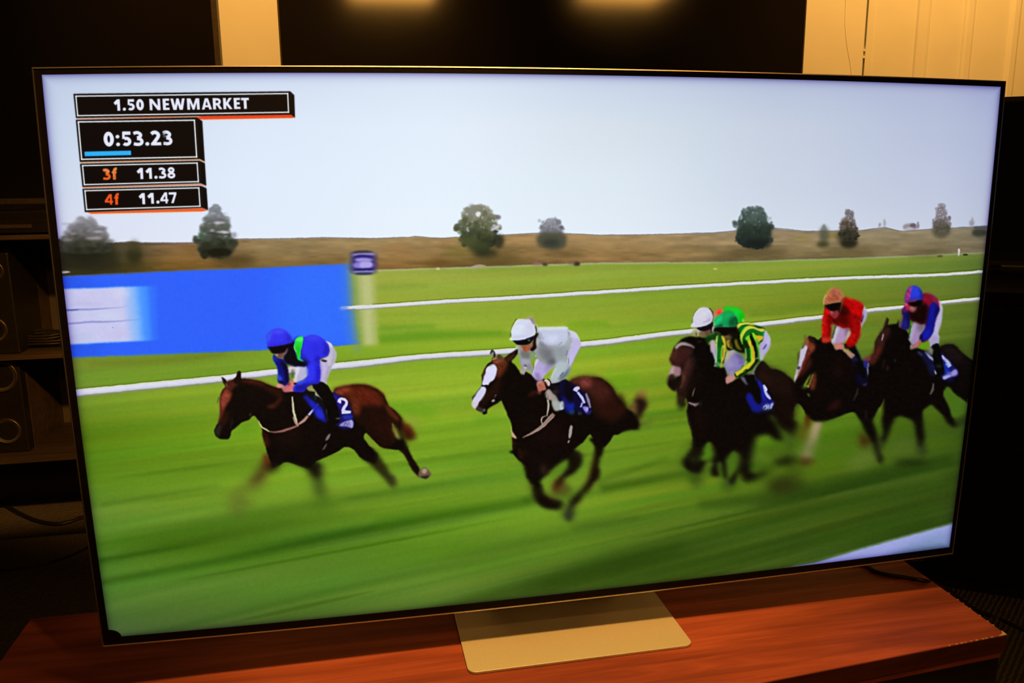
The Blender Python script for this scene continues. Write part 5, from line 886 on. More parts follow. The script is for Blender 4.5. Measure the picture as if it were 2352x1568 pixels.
    p('I 820 1440 880 1400 920 1440 900 1500 840 1510', 'a8b050', 1.5, .9); p('I 720 1440 800 1380 810 1480 740 1500', '5a7a5c', 1.6); l('I 800 1390 830 1480', 4, '3cb848', 1.3, .8); p('I 700 1480 740 1440 740 1500', '9aa4a0', 1.3, .8)
    p('I 990 920 1060 900 1100 1000 1110 1080 1060 1080 1000 1020', 'b4902c', 1.5); p('I 1170 920 1220 880 1260 1010 1310 1090 1340 1130 1260 1110 1200 1050', '7c7418', 2, .95); l('I 1060 920 1090 1060', 5, '1a1408', 1.2, .6); p('I 980 1060 1060 1090 1100 1130 1040 1140 1000 1100', '0c0a06', 1.6, .9)
    # breeches
    p('I 980 1180 1060 1140 1150 1130 1220 1180 1320 1230 1380 1320 1400 1400 1330 1480 1260 1568 1000 1568 950 1420', '8f86b8', 2); p('I 1000 1200 1100 1130 1180 1150 1100 1260 1000 1380 960 1360', 'b8b09c', 2.6, .85); p('I 960 1330 1000 1190 1050 1150 1000 1300 970 1400', 'c4c848', 2, .85); p('I 1180 1200 1340 1260 1380 1360 1300 1340', '4a4870', 4, .8); e('I 1320 1410', 6, 5, '6c5cc0', 3, .8); p('J 1060 740 1200 740 1330 690 1300 770 1200 840 1130 870 1100 850', '8a80b4', 2.4, .95); e('J 1120 690', 10, 10, 'a49cc4', 4, .7)
    p('I 1860 690 1920 740 1970 860 1975 1000 1930 1130 1860 1240 1780 1360 1750 1330 1745 1160 1740 1000 1800 920 1830 820', 'b4acd8', 1.5); p('I 1870 690 1900 760 1850 840 1860 740', '9cd0d8', 2, .8); p('I 1880 760 1960 860 1970 1000 1900 1060 1860 940', 'c2bcec', 3, .7); l('I 1810 1110 1860 1040 1890 990', [2, 4, 2], '4c4680', 1.4, .9); p('I 1760 1200 1830 1200 1790 1340 1760 1340', 'b4bcb4', 2, .8); l('I 1960 1000 1880 1190 1790 1330', 2, '9aa08c', 1.6, .5); l('I 1870 690 1940 780 1975 900', 2, 'dcd4c8', 1.2, .6)
    p('J 1560 740 1620 660 1640 600 1600 660 1540 720 1500 800 1480 850 1530 840', '8c9a84', 1.8, .8)
    # hand, boot, cloth
    p('J 1055 930 1110 880 1180 860 1215 900 1210 940 1140 990 1080 1020', 'c0848a', 1.6); p('J 1090 920 1180 890 1200 920 1120 970', 'cc9090', 2, .7); l('J 1130 870 1170 810 1190 880', 4, '9c92bc', 1.3, .8)
    p('J 1370 880 1470 850 1540 880 1580 980 1640 1130 1660 1260 1600 1340 1540 1200 1460 1140 1420 1020', '060708', 1.6); p('J 1310 920 1360 900 1400 980 1420 1040 1350 980', '6c6c84', 1.8, .9); p('J 1400 870 1500 830 1540 870 1500 860', '9ca09c', 1.6, .7); p('J 1530 860 1560 920 1570 960 1550 940', '3c6a8c', 1.4, .6)
    p('J 1560 930 1640 1000 1740 1100 1800 1240 1850 1310 1820 1420 1700 1460 1560 1480 1480 1440 1440 1340 1390 1260 1420 1170 1480 1180 1560 1340 1640 1320 1640 1140', '14187c', 2); p('J 1420 1210 1490 1190 1540 1300 1620 1400 1640 1450 1520 1470 1470 1360', '16208c', 3, .8); p('J 1580 950 1640 1000 1700 1180 1720 1300 1660 1240 1640 1120', '1c2cb0', 2.4, .8)
    l('J 1680 1030 1710 1100 1720 1160 1760 1220 1800 1270', [5, 9, 6, 7, 4], 'bcc0e4', 1.1); l('J 1700 1060 1740 1130', 4, 'd8e0f8', 1, .8); p('J 1670 1400 1720 1340 1800 1340 1850 1300 1830 1390 1800 1430 1720 1450 1680 1440', '6a70a4', 1.8, .9); l('J 1690 1400 1730 1370 1740 1400 1700 1440', 3, 'b0c0e0', .9); l('J 1770 1360 1760 1420', 3, 'a8b4d8', .9); l('J 1830 1330 1800 1420', 4, 'b4bce0', 1, .9); l('J 1720 1380 1700 1430', 1.6, '1c1c40', .8); p('J 1690 1450 1760 1440 1740 1490', '1a2a34', 2, .7); l('J 1810 1530 1840 1568', 3, '6a6a40', 1.3, .7)
    # cap of the rider in hoops
    p('I 700 620 720 640 690 740 680 640', '9cb8b4', 2, .8); p('I 690 500 740 480 740 600 690 620', 'a0b4b0', 2, .8)
    p('I 740 600 860 590 1000 590 1180 560 1220 620 1200 680 1100 740 1000 790 880 780 800 720 700 700', '0a0606', 1.8); p('I 700 740 800 700 860 780 780 800', '0c2010', 2.4, .7); p('I 1080 680 1200 620 1240 690 1140 800 1060 800', '0a0806', 2.4, .8)
    p('I 720 610 750 520 710 470 770 390 880 310 980 250 1080 250 1160 320 1210 420 1230 500 1190 590 1060 600 900 590 800 600', '10a05c', 1.7); p('I 730 460 800 370 900 320 900 440 800 540 740 560', '1ad080', 3, .85); p('I 960 270 1100 270 1160 380 1060 440 940 400', '1cb45c', 4, .7); p('I 1060 420 1180 360 1220 480 1180 580 1040 590', '0c4a28', 4, .85); p('I 860 520 1000 480 1020 580 900 590', '12985a', 3, .6); p('I 720 610 860 540 900 590 800 610', '0a3c24', 2, .8); l('I 1180 380 1225 480 1200 580', 3, '083018', 1.4, .7)

def soften(s_, sig, mb, edge=10, a=1.):
    q = spline(pts_of(s_))
    x0, y0, m = raster(q, 40)
    m = gblur(m.astype(np.float32), edge) * a
    v = canvas[y0:y0 + m.shape[0], x0:x0 + m.shape[1]]
    r = v.copy()
    for c in range(3):
        r[..., c] = smear(v[..., c], mb)
    r = gblur(r, sig)
    v += m[..., None] * (r - v)

def blur_legs():
    soften('Z 500 1070 620 1070 780 1080 780 1180 640 1220 480 1220', 3.5, (16, 7))
    soften('Z 500 1130 620 1110 780 1120 780 1180 640 1220 480 1220', 4.5, (22, 6))
    soften('Z 840 1050 940 1090 940 1140 860 1130', 2.2, (9, 5), 8)
    soften('Z 905 975 965 960 975 1030 900 1020', 2.5, (8, 3), 6); soften('Z 1430 890 1510 880 1520 1010 1440 1010', 2.2, (9, 2), 7)
    soften('Z 1180 1070 1420 1040 1420 1220 1190 1220', 2.6, (9, 4), 12); soften('Z 1200 1140 1360 1120 1380 1220 1200 1220', 2.5, (10, 3), 10)
    soften('Z 1540 1010 1700 1040 1860 1000 1880 1160 1560 1160', 3., (11, 4), 12); soften('Z 1700 960 1870 980 1870 1150 1720 1150', 4., (16, 4), 10)
    soften('Z 1900 980 2220 970 2230 1100 1900 1110', 3.2, (11, 4), 12); soften('Z 1820 990 1900 960 1900 1080 1820 1090', 2., (6, 3), 8)

def wobble():
    """a little irregularity in every outline, crisp edges and a fine grain, as a broadcast picture has"""
    yy, xx = np.mgrid[0:CH, 0:CW].astype(np.float32)
    dx = .22 * noise2(xx, yy, 4.5, 4.5, 31) + .4 * noise2(xx, yy, 15, 9, 32)
    dy = .2 * noise2(xx, yy, 4.5, 4.5, 33) + .3 * noise2(xx, yy, 18, 9, 34)
    fx, fy = np.clip(xx + dx, 0, CW - 2), np.clip(yy + dy, 0, CH - 2)
    ix, iy = fx.astype(int), fy.astype(int)
    fx = (fx - ix)[..., None]; fy = (fy - iy)[..., None]
    o = (canvas[iy, ix] * (1 - fx) + canvas[iy, ix + 1] * fx) * (1 - fy) + (canvas[iy + 1, ix] * (1 - fx) + canvas[iy + 1, ix + 1] * fx) * fy
    d = noise2(xx, yy, 9, 6, 35) * .6 + noise2(xx, yy, 4, 4, 36) * .5
    lum = o.mean(2)
    low = np.clip((yy - 560 - .02 * (1200 - xx)) / 60, 0, 1)
    dark = np.clip(1 - lum / .35, 0, 1) * low
    o += (dark * d * .008)[..., None] * np.array([1.2, .75, .6], np.float32)
    o *= (1 + .008 * d * low * (1 - dark))[..., None]
    red = np.clip((o[..., 0] - 1.35 * o[..., 1]) * 5, 0, 1) * low
    o *= 1 + (red * (.06 * noise2(xx * .8 + yy * .6, yy * .8 - xx * .6, 15, 3.4, 37) + .05 * noise2(xx, yy, 7, 7, 38)))[..., None]
    o = np.clip(o, 0, 1) ** (1 + .10 * low * np.clip((xx - 500) / 1200, .25, 1))[..., None]
    s1, s3 = gblur(o, 1.5), gblur(o, 4.)
    canvas[:] = np.clip(o + .55 * (o - s1) + .14 * (o - s3), 0, 1)

def paint_finish():
    g = np.random.default_rng(3).standard_normal((CH, CW)).astype(np.float32)
    g = gblur(g, .8) * .9
    lum = canvas.mean(2, keepdims=True)
    canvas[:] = canvas + g[..., None] * (.003 + .010 * np.clip(1 - abs(lum - .40) / .35, 0, 1)) * np.array([1, .9, .8], np.float32)
    np.clip(canvas, .012, 1, out=canvas)

def paint_picture():
    paint_background(); paint_first(); paint_second(); paint_fifth(); paint_sixth(); paint_third(); blur_legs(); wobble(); paint_captions(); paint_finish()
# ------------------------------------------------------------------ the big television
TVW, TVH = 1.447, .830
LENS_R = rodrigues(np.array([.22022031, -.19621167, -.02703942])) @ R0
LENS_T = np.array([.0961148, .4228627, 1.38069547]); LENS_F, LENS_K = 1960.45537, -.07227358
def photo_px(P):
    c = np.atleast_2d(P) @ LENS_R.T + LENS_T
    x, y = c[:, 0] / c[:, 2], c[:, 1] / c[:, 2]
    s = 1 + LENS_K * (x * x + y * y)
    return np.stack([1176 + LENS_F * x * s, 784 + LENS_F * y * s], 1)
def tv_warp(v):
    """lens distortion put into the shape of the set: its edges bow out by a few millimetres"""
    a = photo_px([[v[0], 0, v[2]]])[0]
    b = at_y(a[0], a[1], 0.)
    return (b[0], v[1], b[2])
BL, BR, BT, BB = .0112, .0078, .0092, .0135       # black border: left, right, top, bottom
SX0, SX1, SZ0, SZ1 = -TVW / 2 + BL, TVW / 2 - BR, BB, TVH - BT

paint_picture()
IW, IH = 2880, 1632
u, v = np.meshgrid((np.arange(IW) + .5) / IW, (np.arange(IH) + .5) / IH)
px = photo_px(np.stack([(SX0 + u * (SX1 - SX0)).ravel(), np.zeros(u.size), (SZ0 + v * (SZ1 - SZ0)).ravel()], 1))
fx, fy = np.clip(px[:, 0] - .5, 0, CW - 2), np.clip(px[:, 1] - .5, 0, CH - 2)
ix, iy = fx.astype(int), fy.astype(int)
fx = (fx - ix)[:, None].astype(np.float32); fy = (fy - iy)[:, None].astype(np.float32)
pic = (canvas[iy, ix] * (1 - fx) + canvas[iy, ix + 1] * fx) * (1 - fy) + (canvas[iy + 1, ix] * (1 - fx) + canvas[iy + 1, ix + 1] * fx) * fy
# the backlight falls off in the outermost few millimetres of the panel
dd = np.minimum(np.minimum(u, 1 - u) * (SX1 - SX0), np.minimum(v, 1 - v) * (SZ1 - SZ0)).ravel()[:, None]
pic = pic * (1 - np.exp(-dd / .0045) * np.array([.42, .46, .26], np.float32))
rgba = np.ones((IW * IH, 4), np.float32); rgba[:, :3] = np.clip(pic, 0, 1)
img = bpy.data.images.new('race_broadcast', IW, IH)
img.colorspace_settings.name = 'sRGB'
img.pixels.foreach_set(rgba.ravel())
img.update(); img.pack()
del rgba, pic, px

m_screen = mat('lit_screen', (.004, .004, .004), .35, spec=.2)
tx = nd(m_screen, 'ShaderNodeTexImage'); tx.image = img; tx.extension = 'EXTEND'
lk(m_screen, tx, 'Color', bsdf(m_screen), 'Emission Color'); bsdf(m_screen).inputs['Emission Strength'].default_value = 1.0
m_bezel = speckle('black_bezel', (.005, .004, .004), .3, 90, .5, spec=.12)
m_frame = speckle('brushed_champagne_metal', (.58, .53, .47), .06, 140, .5, metal=1.)
m_plate = speckle('silver_satin_metal', (.62, .60, .56), .04, 300, .5, metal=.35, spec=.3)
m_black = speckle('black_plastic', (.012, .011, .010), .3, 60, .5, spec=.3)

tv = thing('television', 'large television switched on showing a horse race, on the red wooden bench', 'television', (0, 0, -.0646))
def tvp(mb, name, m, parent=tv, warp=True, **kw):
    o = mb.build(name, m, parent, warp=tv_warp if warp else None, **kw)
    o.location.z += .0646 if parent is tv else 0
    return o
# screen
NX, NZ = 64, 36
vs = [(SX0 + (SX1 - SX0) * i / NX, .0035, SZ0 + (SZ1 - SZ0) * j / NZ) for j in range(NZ + 1) for i in range(NX + 1)]
fs = [(j * (NX + 1) + i, j * (NX + 1) + i + 1, (j + 1) * (NX + 1) + i + 1, (j + 1) * (NX + 1) + i) for j in range(NZ) for i in range(NX)]
sb = MB().add(vs, fs)
scr = tvp(sb, 'screen', m_screen)
uvl = scr.data.uv_layers.new(name='UVMap')
for lp in scr.data.loops:
    i, j = lp.vertex_index % (NX + 1), lp.vertex_index // (NX + 1)
    uvl.data[lp.index].uv = (i / NX, j / NZ)
scr['label'] = 'lit screen with a horse race, four timing captions top left'
# picture-frame shaped bars in short pieces so that they follow the outline
def bars(x0, x1, z0, z1, x0i, x1i, z0i, z1i, ya, yb, n=24, ch=0.):
    mb = MB()
    def strip(A, B, C, D):               # outer A->B, inner C->D
        vv, ff = [], []
        for k in range(n + 1):
            t = k / n
            o = [A[i] + (B[i] - A[i]) * t for i in (0, 1)]; q = [C[i] + (D[i] - C[i]) * t for i in (0, 1)]
            vv += [(o[0], ya + ch, o[1]), (q[0], ya, q[1]), (q[0], yb, q[1]), (o[0], yb, o[1])]
        for k in range(n):
            for j in range(4):
                ff.append((k * 4 + j, k * 4 + (j + 1) % 4, k * 4 + 4 + (j + 1) % 4, k * 4 + 4 + j))
        mb.add(vv, ff)
    c0 = ch; ch = c0 * .5
    strip((x0, z0), (x1, z0), (x0i, z0i), (x1i, z0i)); ch = c0
    strip((x0, z1), (x1, z1), (x0i, z1i), (x1i, z1i))
    strip((x0, z0), (x0, z1), (x0i, z0i), (x0i, z1i)); strip((x1, z0), (x1, z1), (x1i, z0i), (x1i, z1i))
    return mb
t_ = .0016
tvp(bars(-TVW / 2 + t_, TVW / 2 - t_, t_, TVH - t_, SX0, SX1, SZ0, SZ1, .002, .012), 'bezel', m_bezel)
tvp(bars(-TVW / 2, TVW / 2, 0, TVH, -TVW / 2 + t_, TVW / 2 - t_, t_, TVH - t_, 0, .024, ch=.0014), 'frame', m_frame)['label'] = 'thin champagne metal edge'
# back shell
bk_ = MB()
for k in range(24):
    x0, x1 = -TVW / 2 + t_ + (TVW - 2 * t_) * k / 24, -TVW / 2 + t_ + (TVW - 2 * t_) * (k + 1) / 24
    bk_.add([(x0, .012, t_), (x1, .012, t_), (x1, .026, t_), (x0, .026, t_), (x0, .012, TVH - t_), (x1, .012, TVH - t_), (x1, .026, TVH - t_), (x0, .026, TVH - t_)],
        [(3, 2, 1, 0), (4, 5, 6, 7), (0, 1, 5, 4), (2, 3, 7, 6)])
bk_.box(-.55, .55, .026, .05, .1, .62)
tvp(bk_, 'back_panel', m_black)
# round cap over the lower left corner, sensor block under the right end
cz = [(SX0 - .0005 + .018 * math.cos(a), SZ0 - .0005 + .0135 * math.sin(a)) for a in np.linspace(0, math.pi / 2, 10)] + [(SX0 - .0005, SZ0 - .0005)]
tvp(MB().add([(x, .001, z) for x, z in cz] + [(x, .0034, z) for x, z in cz], [tuple(range(11)), tuple(range(21, 10, -1))] + [(i, (i + 1) % 11, 11 + (i + 1) % 11, 11 + i) for i in range(11)]), 'corner_cap', m_bezel)
a, b = at_y(2097, 1281, 0.)[0], at_y(2125, 1278, 0.)[0]
tvp(MB().box(a, b, .001, .02, -.0045, .0015), 'sensor_block', m_black, warp=False)
# stand: neck and flat plate with rounded corners
def rrect(x0, x1, y0, y1, r, n=6):
    out = []
    for cx, cy, a0 in ((x1 - r, y1 - r, 0), (x0 + r, y1 - r, 90), (x0 + r, y0 + r, 180), (x1 - r, y0 + r, 270)):
        out += [(cx + r * math.cos(math.radians(a0 + 90 * k / n)), cy + r * math.sin(math.radians(a0 + 90 * k / n))) for k in range(n + 1)]
    return out
sp = MB().prism(rrect(-.185, .182, -.079, .215, .014), 0, .0042).build('stand_base', m_plate, tv, bevel=.0008)
sp['label'] = 'flat silver stand plate with rounded corners'
MB().box(-.13, .13, .125, .15, .004, .3).box(-.13, .13, .05, .15, .26, .3).build('stand_neck', m_plate, tv, bevel=.002)
# ------------------------------------------------------------------ the bench under the television
TOP = -.065
def wood(name, dark, mid, light, rough=.5, sx=1.2, sy=16., spec=.16):
    m = mat(name, mid, rough, spec=spec)
    mp = coords(m, (sx, sy, sy))
    n1 = nd(m, 'ShaderNodeTexNoise', Scale=2.2, Detail=6., Roughness=.6, Distortion=.9); lk(m, mp, 0, n1, 'Vector')
    mp2 = coords(m, (sx * 1.6, sy * 7, sy * 7)); n2 = nd(m, 'ShaderNodeTexNoise', Scale=3., Detail=4.); lk(m, mp2, 0, n2, 'Vector')
    mi = nd(m, 'ShaderNodeMix'); mi.inputs['Factor'].default_value = .2
    lk(m, n1, 'Fac', mi, 2); lk(m, n2, 'Fac', mi, 3)
    mp4 = coords(m, (1.1, 3.2, 3.2)); n4 = nd(m, 'ShaderNodeTexNoise', Scale=1.7, Detail=2.); lk(m, mp4, 0, n4, 'Vector')
    m4 = nd(m, 'ShaderNodeMix'); m4.inputs['Factor'].default_value = .42; lk(m, mi, 0, m4, 2); lk(m, n4, 'Fac', m4, 3)
    r = ramp(m, [(.36, dark), (.49, mid), (.62, light)]); lk(m, m4, 0, r, 'Fac')
    # a few pale specks of dust
    mp3 = coords(m); vo = nd(m, 'ShaderNodeTexVoronoi', Scale=55.); lk(m, mp3, 0, vo, 'Vector')
    cp = nd(m, 'ShaderNodeMath', operation='LESS_THAN'); cp.inputs[1].default_value = .045; lk(m, vo, 'Distance', cp, 0)
    sp_ = nd(m, 'ShaderNodeSeparateColor'); lk(m, vo, 'Color', sp_, 0)
    gt = nd(m, 'ShaderNodeMath', operation='GREATER_THAN'); gt.inputs[1].default_value = .975; lk(m, sp_, 0, gt, 0)
    an = nd(m, 'ShaderNodeMath', operation='MULTIPLY'); lk(m, cp, 0, an, 0); lk(m, gt, 0, an, 1)
    mm = nd(m, 'ShaderNodeMix', data_type='RGBA'); lk(m, an, 0, mm, 'Factor'); lk(m, r, 0, mm, 6); mm.inputs[7].default_value = (.5, .42, .3, 1)
    lk(m, mm, 2, bsdf(m), 'Base Color')
    b = nd(m, 'ShaderNodeBump', Strength=.06, Distance=.001); lk(m, n2, 'Fac', b, 'Height'); lk(m, b, 0, bsdf(m), 'Normal')
    return m
m_red = wood('reddish_walnut_veneer', (.13, .030, .026), (.27, .062, .042), (.44, .112, .070), sx=.9, sy=13.)
m_front_shade = wood('front_shade_brown', (.05, .012, .010), (.085, .020, .015), (.12, .030, .020), .6)
m_raw = speckle('bare_chipboard', (.62, .42, .26), .2, 200, .8)
m_bk = wood('black_stained_wood', (.010, .008, .007), (.016, .012, .010), (.024, .017, .014), .5)
XR, XL = .700, -.908
front = lambda x: -.152 + (x - .698) * .0786
bench = thing('tv_bench', 'low bench with a reddish wood top and black body, under the lit television', 'bench', (-.1, .05, FLOOR))
ob = (-.1, .05, FLOOR)
def bp_(mb, name, m, **kw):
    mb.v = [(x - ob[0], y - ob[1], z - ob[2]) for x, y, z in mb.v]
    return mb.build(name, m, bench, **kw)
bp_(MB().prism([(XL, front(XL)), (XR, front(XR)), (.712, .245), (XL, .245)], TOP - .030, TOP), 'top_board', m_red, bevel=.0012)
bp_(MB().prism([(XL, front(XL) - .0012), (XR, front(XR) - .0012), (XR, front(XR) + .0004), (XL, front(XL) + .0004)], TOP - .030, TOP - .0014), 'front_shade_strip', m_front_shade)['label'] = 'dark strip added along the front edge to stand for shade'  # added strip; its dark colour stands in for shade on the front edge
z1 = TOP - .036
bp_(MB().prism([(XL + .004, front(XL) + .004), (XR - .003, front(XR) + .004), (.708, .24), (XL + .004, .24)], z1 - .008, z1), 'lip', m_red)['label'] = 'thin brown strip below the top'
bp_(MB().prism([(XL + .03, front(XL) + .03), (.60, front(.6) + .03), (.60, .22), (XL + .03, .22)], z1 - .001, TOP - .029), 'spacer', m_bk)
bp_(MB().prism([(XL + .008, front(XL) + .020), (.680, front(.68) + .020), (.69, .235), (XL + .008, .235)], FLOOR + .03, z1 - .007), 'body', m_bk)
mid = (XL + XR) / 2
for x0, x1 in ((XL + .008, mid - .002), (mid + .002, XR - .003)):
    bp_(MB().prism([(x0, front(x0) + .006), (x1, front(x1) + .006), (x1, front(x1) + .021), (x0, front(x0) + .021)], FLOOR + .05, z1 - .009), 'door', m_bk, bevel=.001)
bp_(MB().prism([(.680, front(.68) + .024), (XR - .004, front(XR) + .022), (.708, .235), (.69, .235)], FLOOR + .03, z1 - .007), 'side_panel', m_bk)
bp_(MB().prism([(XL + .03, front(XL) + .05), (.66, front(.66) + .05), (.66, .21), (XL + .03, .21)], FLOOR, FLOOR + .031), 'plinth', m_bk)
# chipped veneer along the right front corner
ch = MB()
rc = random.Random(5)
ch.prism([(XR - .016, front(XR - .016) - .0006), (XR + .0006, front(XR) - .0006), (XR + .0009, front(XR) + .012), (XR - .004, front(XR) + .004)], TOP - .0062, TOP + .0003)
for k in range(9):
    x = XR - .028 - k * .0105 - rc.random() * .005
    w_ = .0022 + rc.random() * .004
    ch.prism([(x, front(x) - .0005), (x + w_, front(x + w_) - .0005), (x + w_ * .7, front(x) + .0012), (x + w_ * .2, front(x) + .0014)], TOP - .0015 - rc.random() * .002, TOP + .0003)
for k in range(7):
    y = front(XR) + .02 + k * .018 + rc.random() * .008
    ch.prism([(XR + .0004 + (y - front(XR)) * .0302, y), (XR + .0009 + (y - front(XR)) * .0302, y + .004), (XR - .0008 + (y - front(XR)) * .0302, y + .003)], TOP - .002, TOP + .0003)
wc = bp_(ch, 'worn_corner', m_raw); wc['kind'] = 'stuff'; wc['label'] = 'pale chips where the veneer has broken off'

# ------------------------------------------------------------------ cables
m_cable = mat('black_rubber_cable', (.018, .014, .012), .45, spec=.4)
r_ = .0042
pts = [at_z(1900, 1262, TOP + r_), at_z(1985, 1296, TOP + r_), at_z(2010, 1311, TOP + r_), at_z(2040, 1319, TOP + r_), at_z(2085, 1326, TOP + r_), at_z(2120, 1333, TOP + r_)]
pts += [at_x(2165, 1347, .745), at_x(2195, 1368, .79), at_x(2222, 1389, .86), at_x(2246, 1403, .96)]
pts += [at_z(2275, 1413, FLOOR + r_), at_z(2310, 1427, FLOOR + r_), at_z(2352, 1447, FLOOR + r_), at_z(2440, 1490, FLOOR + r_)]
tag(MB().tube(curve_pts(pts, 7), r_, 10).build('power_cable', m_cable, smooth=True), 'black power cable crossing the right back corner of the bench top', 'cable')
r_ = .0065
pts = [at_z(x, y, FLOOR + r_) for x, y in ((-60, 1112), (0, 1152), (40, 1176), (80, 1194), (125, 1203), (160, 1198), (200, 1184), (260, 1166), (330, 1150), (480, 1120), (640, 1100))]
tag(MB().tube(curve_pts(pts, 7), r_, 10).build('floor_cable', m_cable, smooth=True), 'thick black cable sagging across the lit strip of carpet', 'cable')
r_ = .0035
pts = [at_z(x, y, FLOOR + r_) for x, y in ((-60, 1312), (0, 1310), (60, 1303), (115, 1292), (165, 1274), (200, 1257), (250, 1232), (320, 1205), (450, 1160), (600, 1125))]
tag(MB().tube(curve_pts(pts, 7), r_, 8).build('floor_cable', m_cable, smooth=True), 'thin dark cable on the shadowed carpet nearer the bench', 'cable')

# ------------------------------------------------------------------ televisions that are off
m_off = mat('dark_matt_screen', (.010, .008, .007), .08, spec=1.)
bsdf(m_off).inputs['Coat Weight'].default_value = .7; bsdf(m_off).inputs['Coat Roughness'].default_value = .09
nz = nd(m_off, 'ShaderNodeTexNoise', Scale=3., Detail=2.); lk(m_off, coords(m_off), 0, nz, 'Vector')
rr = ramp(m_off, [(.3, (.08, .08, .08)), (.7, (.10, .10, .10))]); lk(m_off, nz, 'Fac', rr, 'Fac'); lk(m_off, rr, 0, bsdf(m_off), 'Roughness')
m_rim = speckle('dark_bronze_plastic', (.060, .045, .036), .2, 80, .4, spec=.4)
def off_tv(label, x0, x1, z0, z1, depth, loc, rotz, bez, m_b, side, group=None):
    """origin at the left lower front corner of the panel"""
    t = thing('television', label, 'television', loc, rotz, group)
    W_, H_ = x1 - x0, z1 - z0
    box('screen', bez, W_ - bez, .0015, .004, bez, H_ - bez, m_off, t)
    mb = MB().box(0, W_, 0, .01, 0, bez).box(0, W_, 0, .01, H_ - bez, H_).box(0, bez, 0, .01, bez, H_ - bez).box(W_ - bez, W_, 0, .01, bez, H_ - bez)
    mb.build('bezel', m_b, t)
    box('back_panel', .002, W_ - .002, .0095, depth, .002, H_ - .002, side, t)
    return t
# wall-hung one
xa0, xa1 = at_y(637, 20, 1.725)[0], at_y(1852.5, 20, 1.725)[0]
t = off_tv('large black television switched off, hung on the wall behind the lit one', xa0, xa1, .74, 1.80, .05, (xa0, 1.725, .74), 0, .005, m_rim, m_rim)
box('wall_bracket', .6, 1.2, .0505, WALL - 1.7255, .3, .75, m_black, t)
# on the rack at the left
YL = 1.50
xl = at_y(502, 75, YL)[0]; zb = at_y(50, 468, YL)[2]
tl = off_tv('black television switched off on the rack at the upper left', xl - 1.24, xl, zb, zb + .72, .06, (xl - 1.24, YL, zb), 0, .016, m_rim, m_rim)
zt = at_y(50, 541, YL - .1)[2]
for x in (.25, .93):
    MB().box(x - .02, x + .02, .005, .05, zt - zb, .01).box(x - .02, x + .02, -.06, .16, zt - zb, zt - zb + .012).build('foot', m_black, tl, bevel=.003)
# angled one at the right
PR = np.array([1.617, 1.0]); AR = math.radians(-34)
dr = np.array([math.cos(AR), math.sin(AR)])
o2 = PR - dr * .18
zr0, zr1 = .394, .897
trt = off_tv('black television switched off standing on the cabinet at the right edge', 0, .88, zr0, zr1, .05, (o2[0], o2[1], zr0), AR, .014, m_rim, m_rim)

cab = thing('cabinet', 'plain black cabinet carrying the angled television at the right edge', 'cabinet', (o2[0], o2[1], FLOOR), AR)
m_gl = speckle('black_satin_lacquer', (.006, .005, .005), .3, 30, .6, spec=.08)
hc = zr0 - FLOOR
box('top_board', -.04, 1.0, -.62, .16, hc - .03, hc, m_gl, cab, .002)
box('body', -.03, .99, -.60, .15, .04, hc - .03, m_gl, cab)
for x0, x1 in ((-.028, .478), (.482, .988)):
    dd = box('door', x0, x1, -.618, -.6, .05, hc - .034, m_gl, cab, .002)
    xh = x1 - .05 if x0 < 0 else x0 + .03
    box('handle', xh, xh + .02, -.634, -.618, .4, .53, m_black, dd, .003)
box('plinth', 0, .96, -.58, .13, 0, .041, m_black, cab)
for x in (.2, .68):
    MB().box(x - .015, x + .015, .005, .05, -.006, .012).build('foot', m_black, trt, bevel=.002)
trt.location.z += .006

# ------------------------------------------------------------------ AV rack at the left with its gear
YF = YL - .10
xr0, xr1 = -2.1, -.70
zq = lambda y: at_y(50, y, YF)[2]
rack = thing('av_rack', 'dark three-tier rack with brown shelf edges at the left of the picture', 'rack', ((xr0 + xr1) / 2, YF + .19, FLOOR))
ro = Vector(((xr0 + xr1) / 2, YF + .19, FLOOR))
m_br = wood('dark_brown_wood', (.034, .024, .017), (.055, .038, .026), (.09, .060, .040), .45)
m_panel = speckle('dark_brown_panel', (.085, .068, .054), .15, 12, .6)
def rk(mb, name, m, **kw):
    mb.v = [(x - ro.x, y - ro.y, z - ro.z) for x, y, z in mb.v]
    return mb.build(name, m, rack, **kw)
zA, zB, zC = zq(541), zq(819), zq(1049)
tA = zq(541) - zq(551); tB = zq(819) - zq(828)
rk(MB().box(xr0, xr1, YF, YF + .38, zA - tA, zA), 'top_board', m_br, bevel=.002)
rk(MB().box(xr0, xr1, YF + .01, YF + .38, zB - tB, zB), 'shelf', m_br, bevel=.001)
rk(MB().box(xr0, xr1, YF, YF + .38, zC - .02, zC), 'shelf', m_br, bevel=.001)
rk(MB().box(xr0, xr1, YF + .36, YF + .38, zC, zA - tA), 'back_panel', m_panel)
xp = at_y(31, 640, YF + .1)[0]
rk(MB().box(xp - .012, xp + .004, YF + .09, YF + .36, zB, zA - tA), 'divider', m_br)
xp2 = at_y(56, 832, YF + .1)[0]
rk(MB().box(xp2 - .012, xp2 + .004, YF + .09, YF + .36, zC, zB - tB), 'divider', m_br)
for x in (xr0 + .02, xr1 - .02):
    for y in (YF + .03, YF + .35):
        rk(MB().box(x - .02, x + .02, y - .02, y + .02, FLOOR, zC - .02), 'leg', m_bk)
for x in (xr0, xr1 - .018):
    rk(MB().box(x, x + .018, YF + .02, YF + .36, zC, zA - tA), 'side_panel', m_bk)
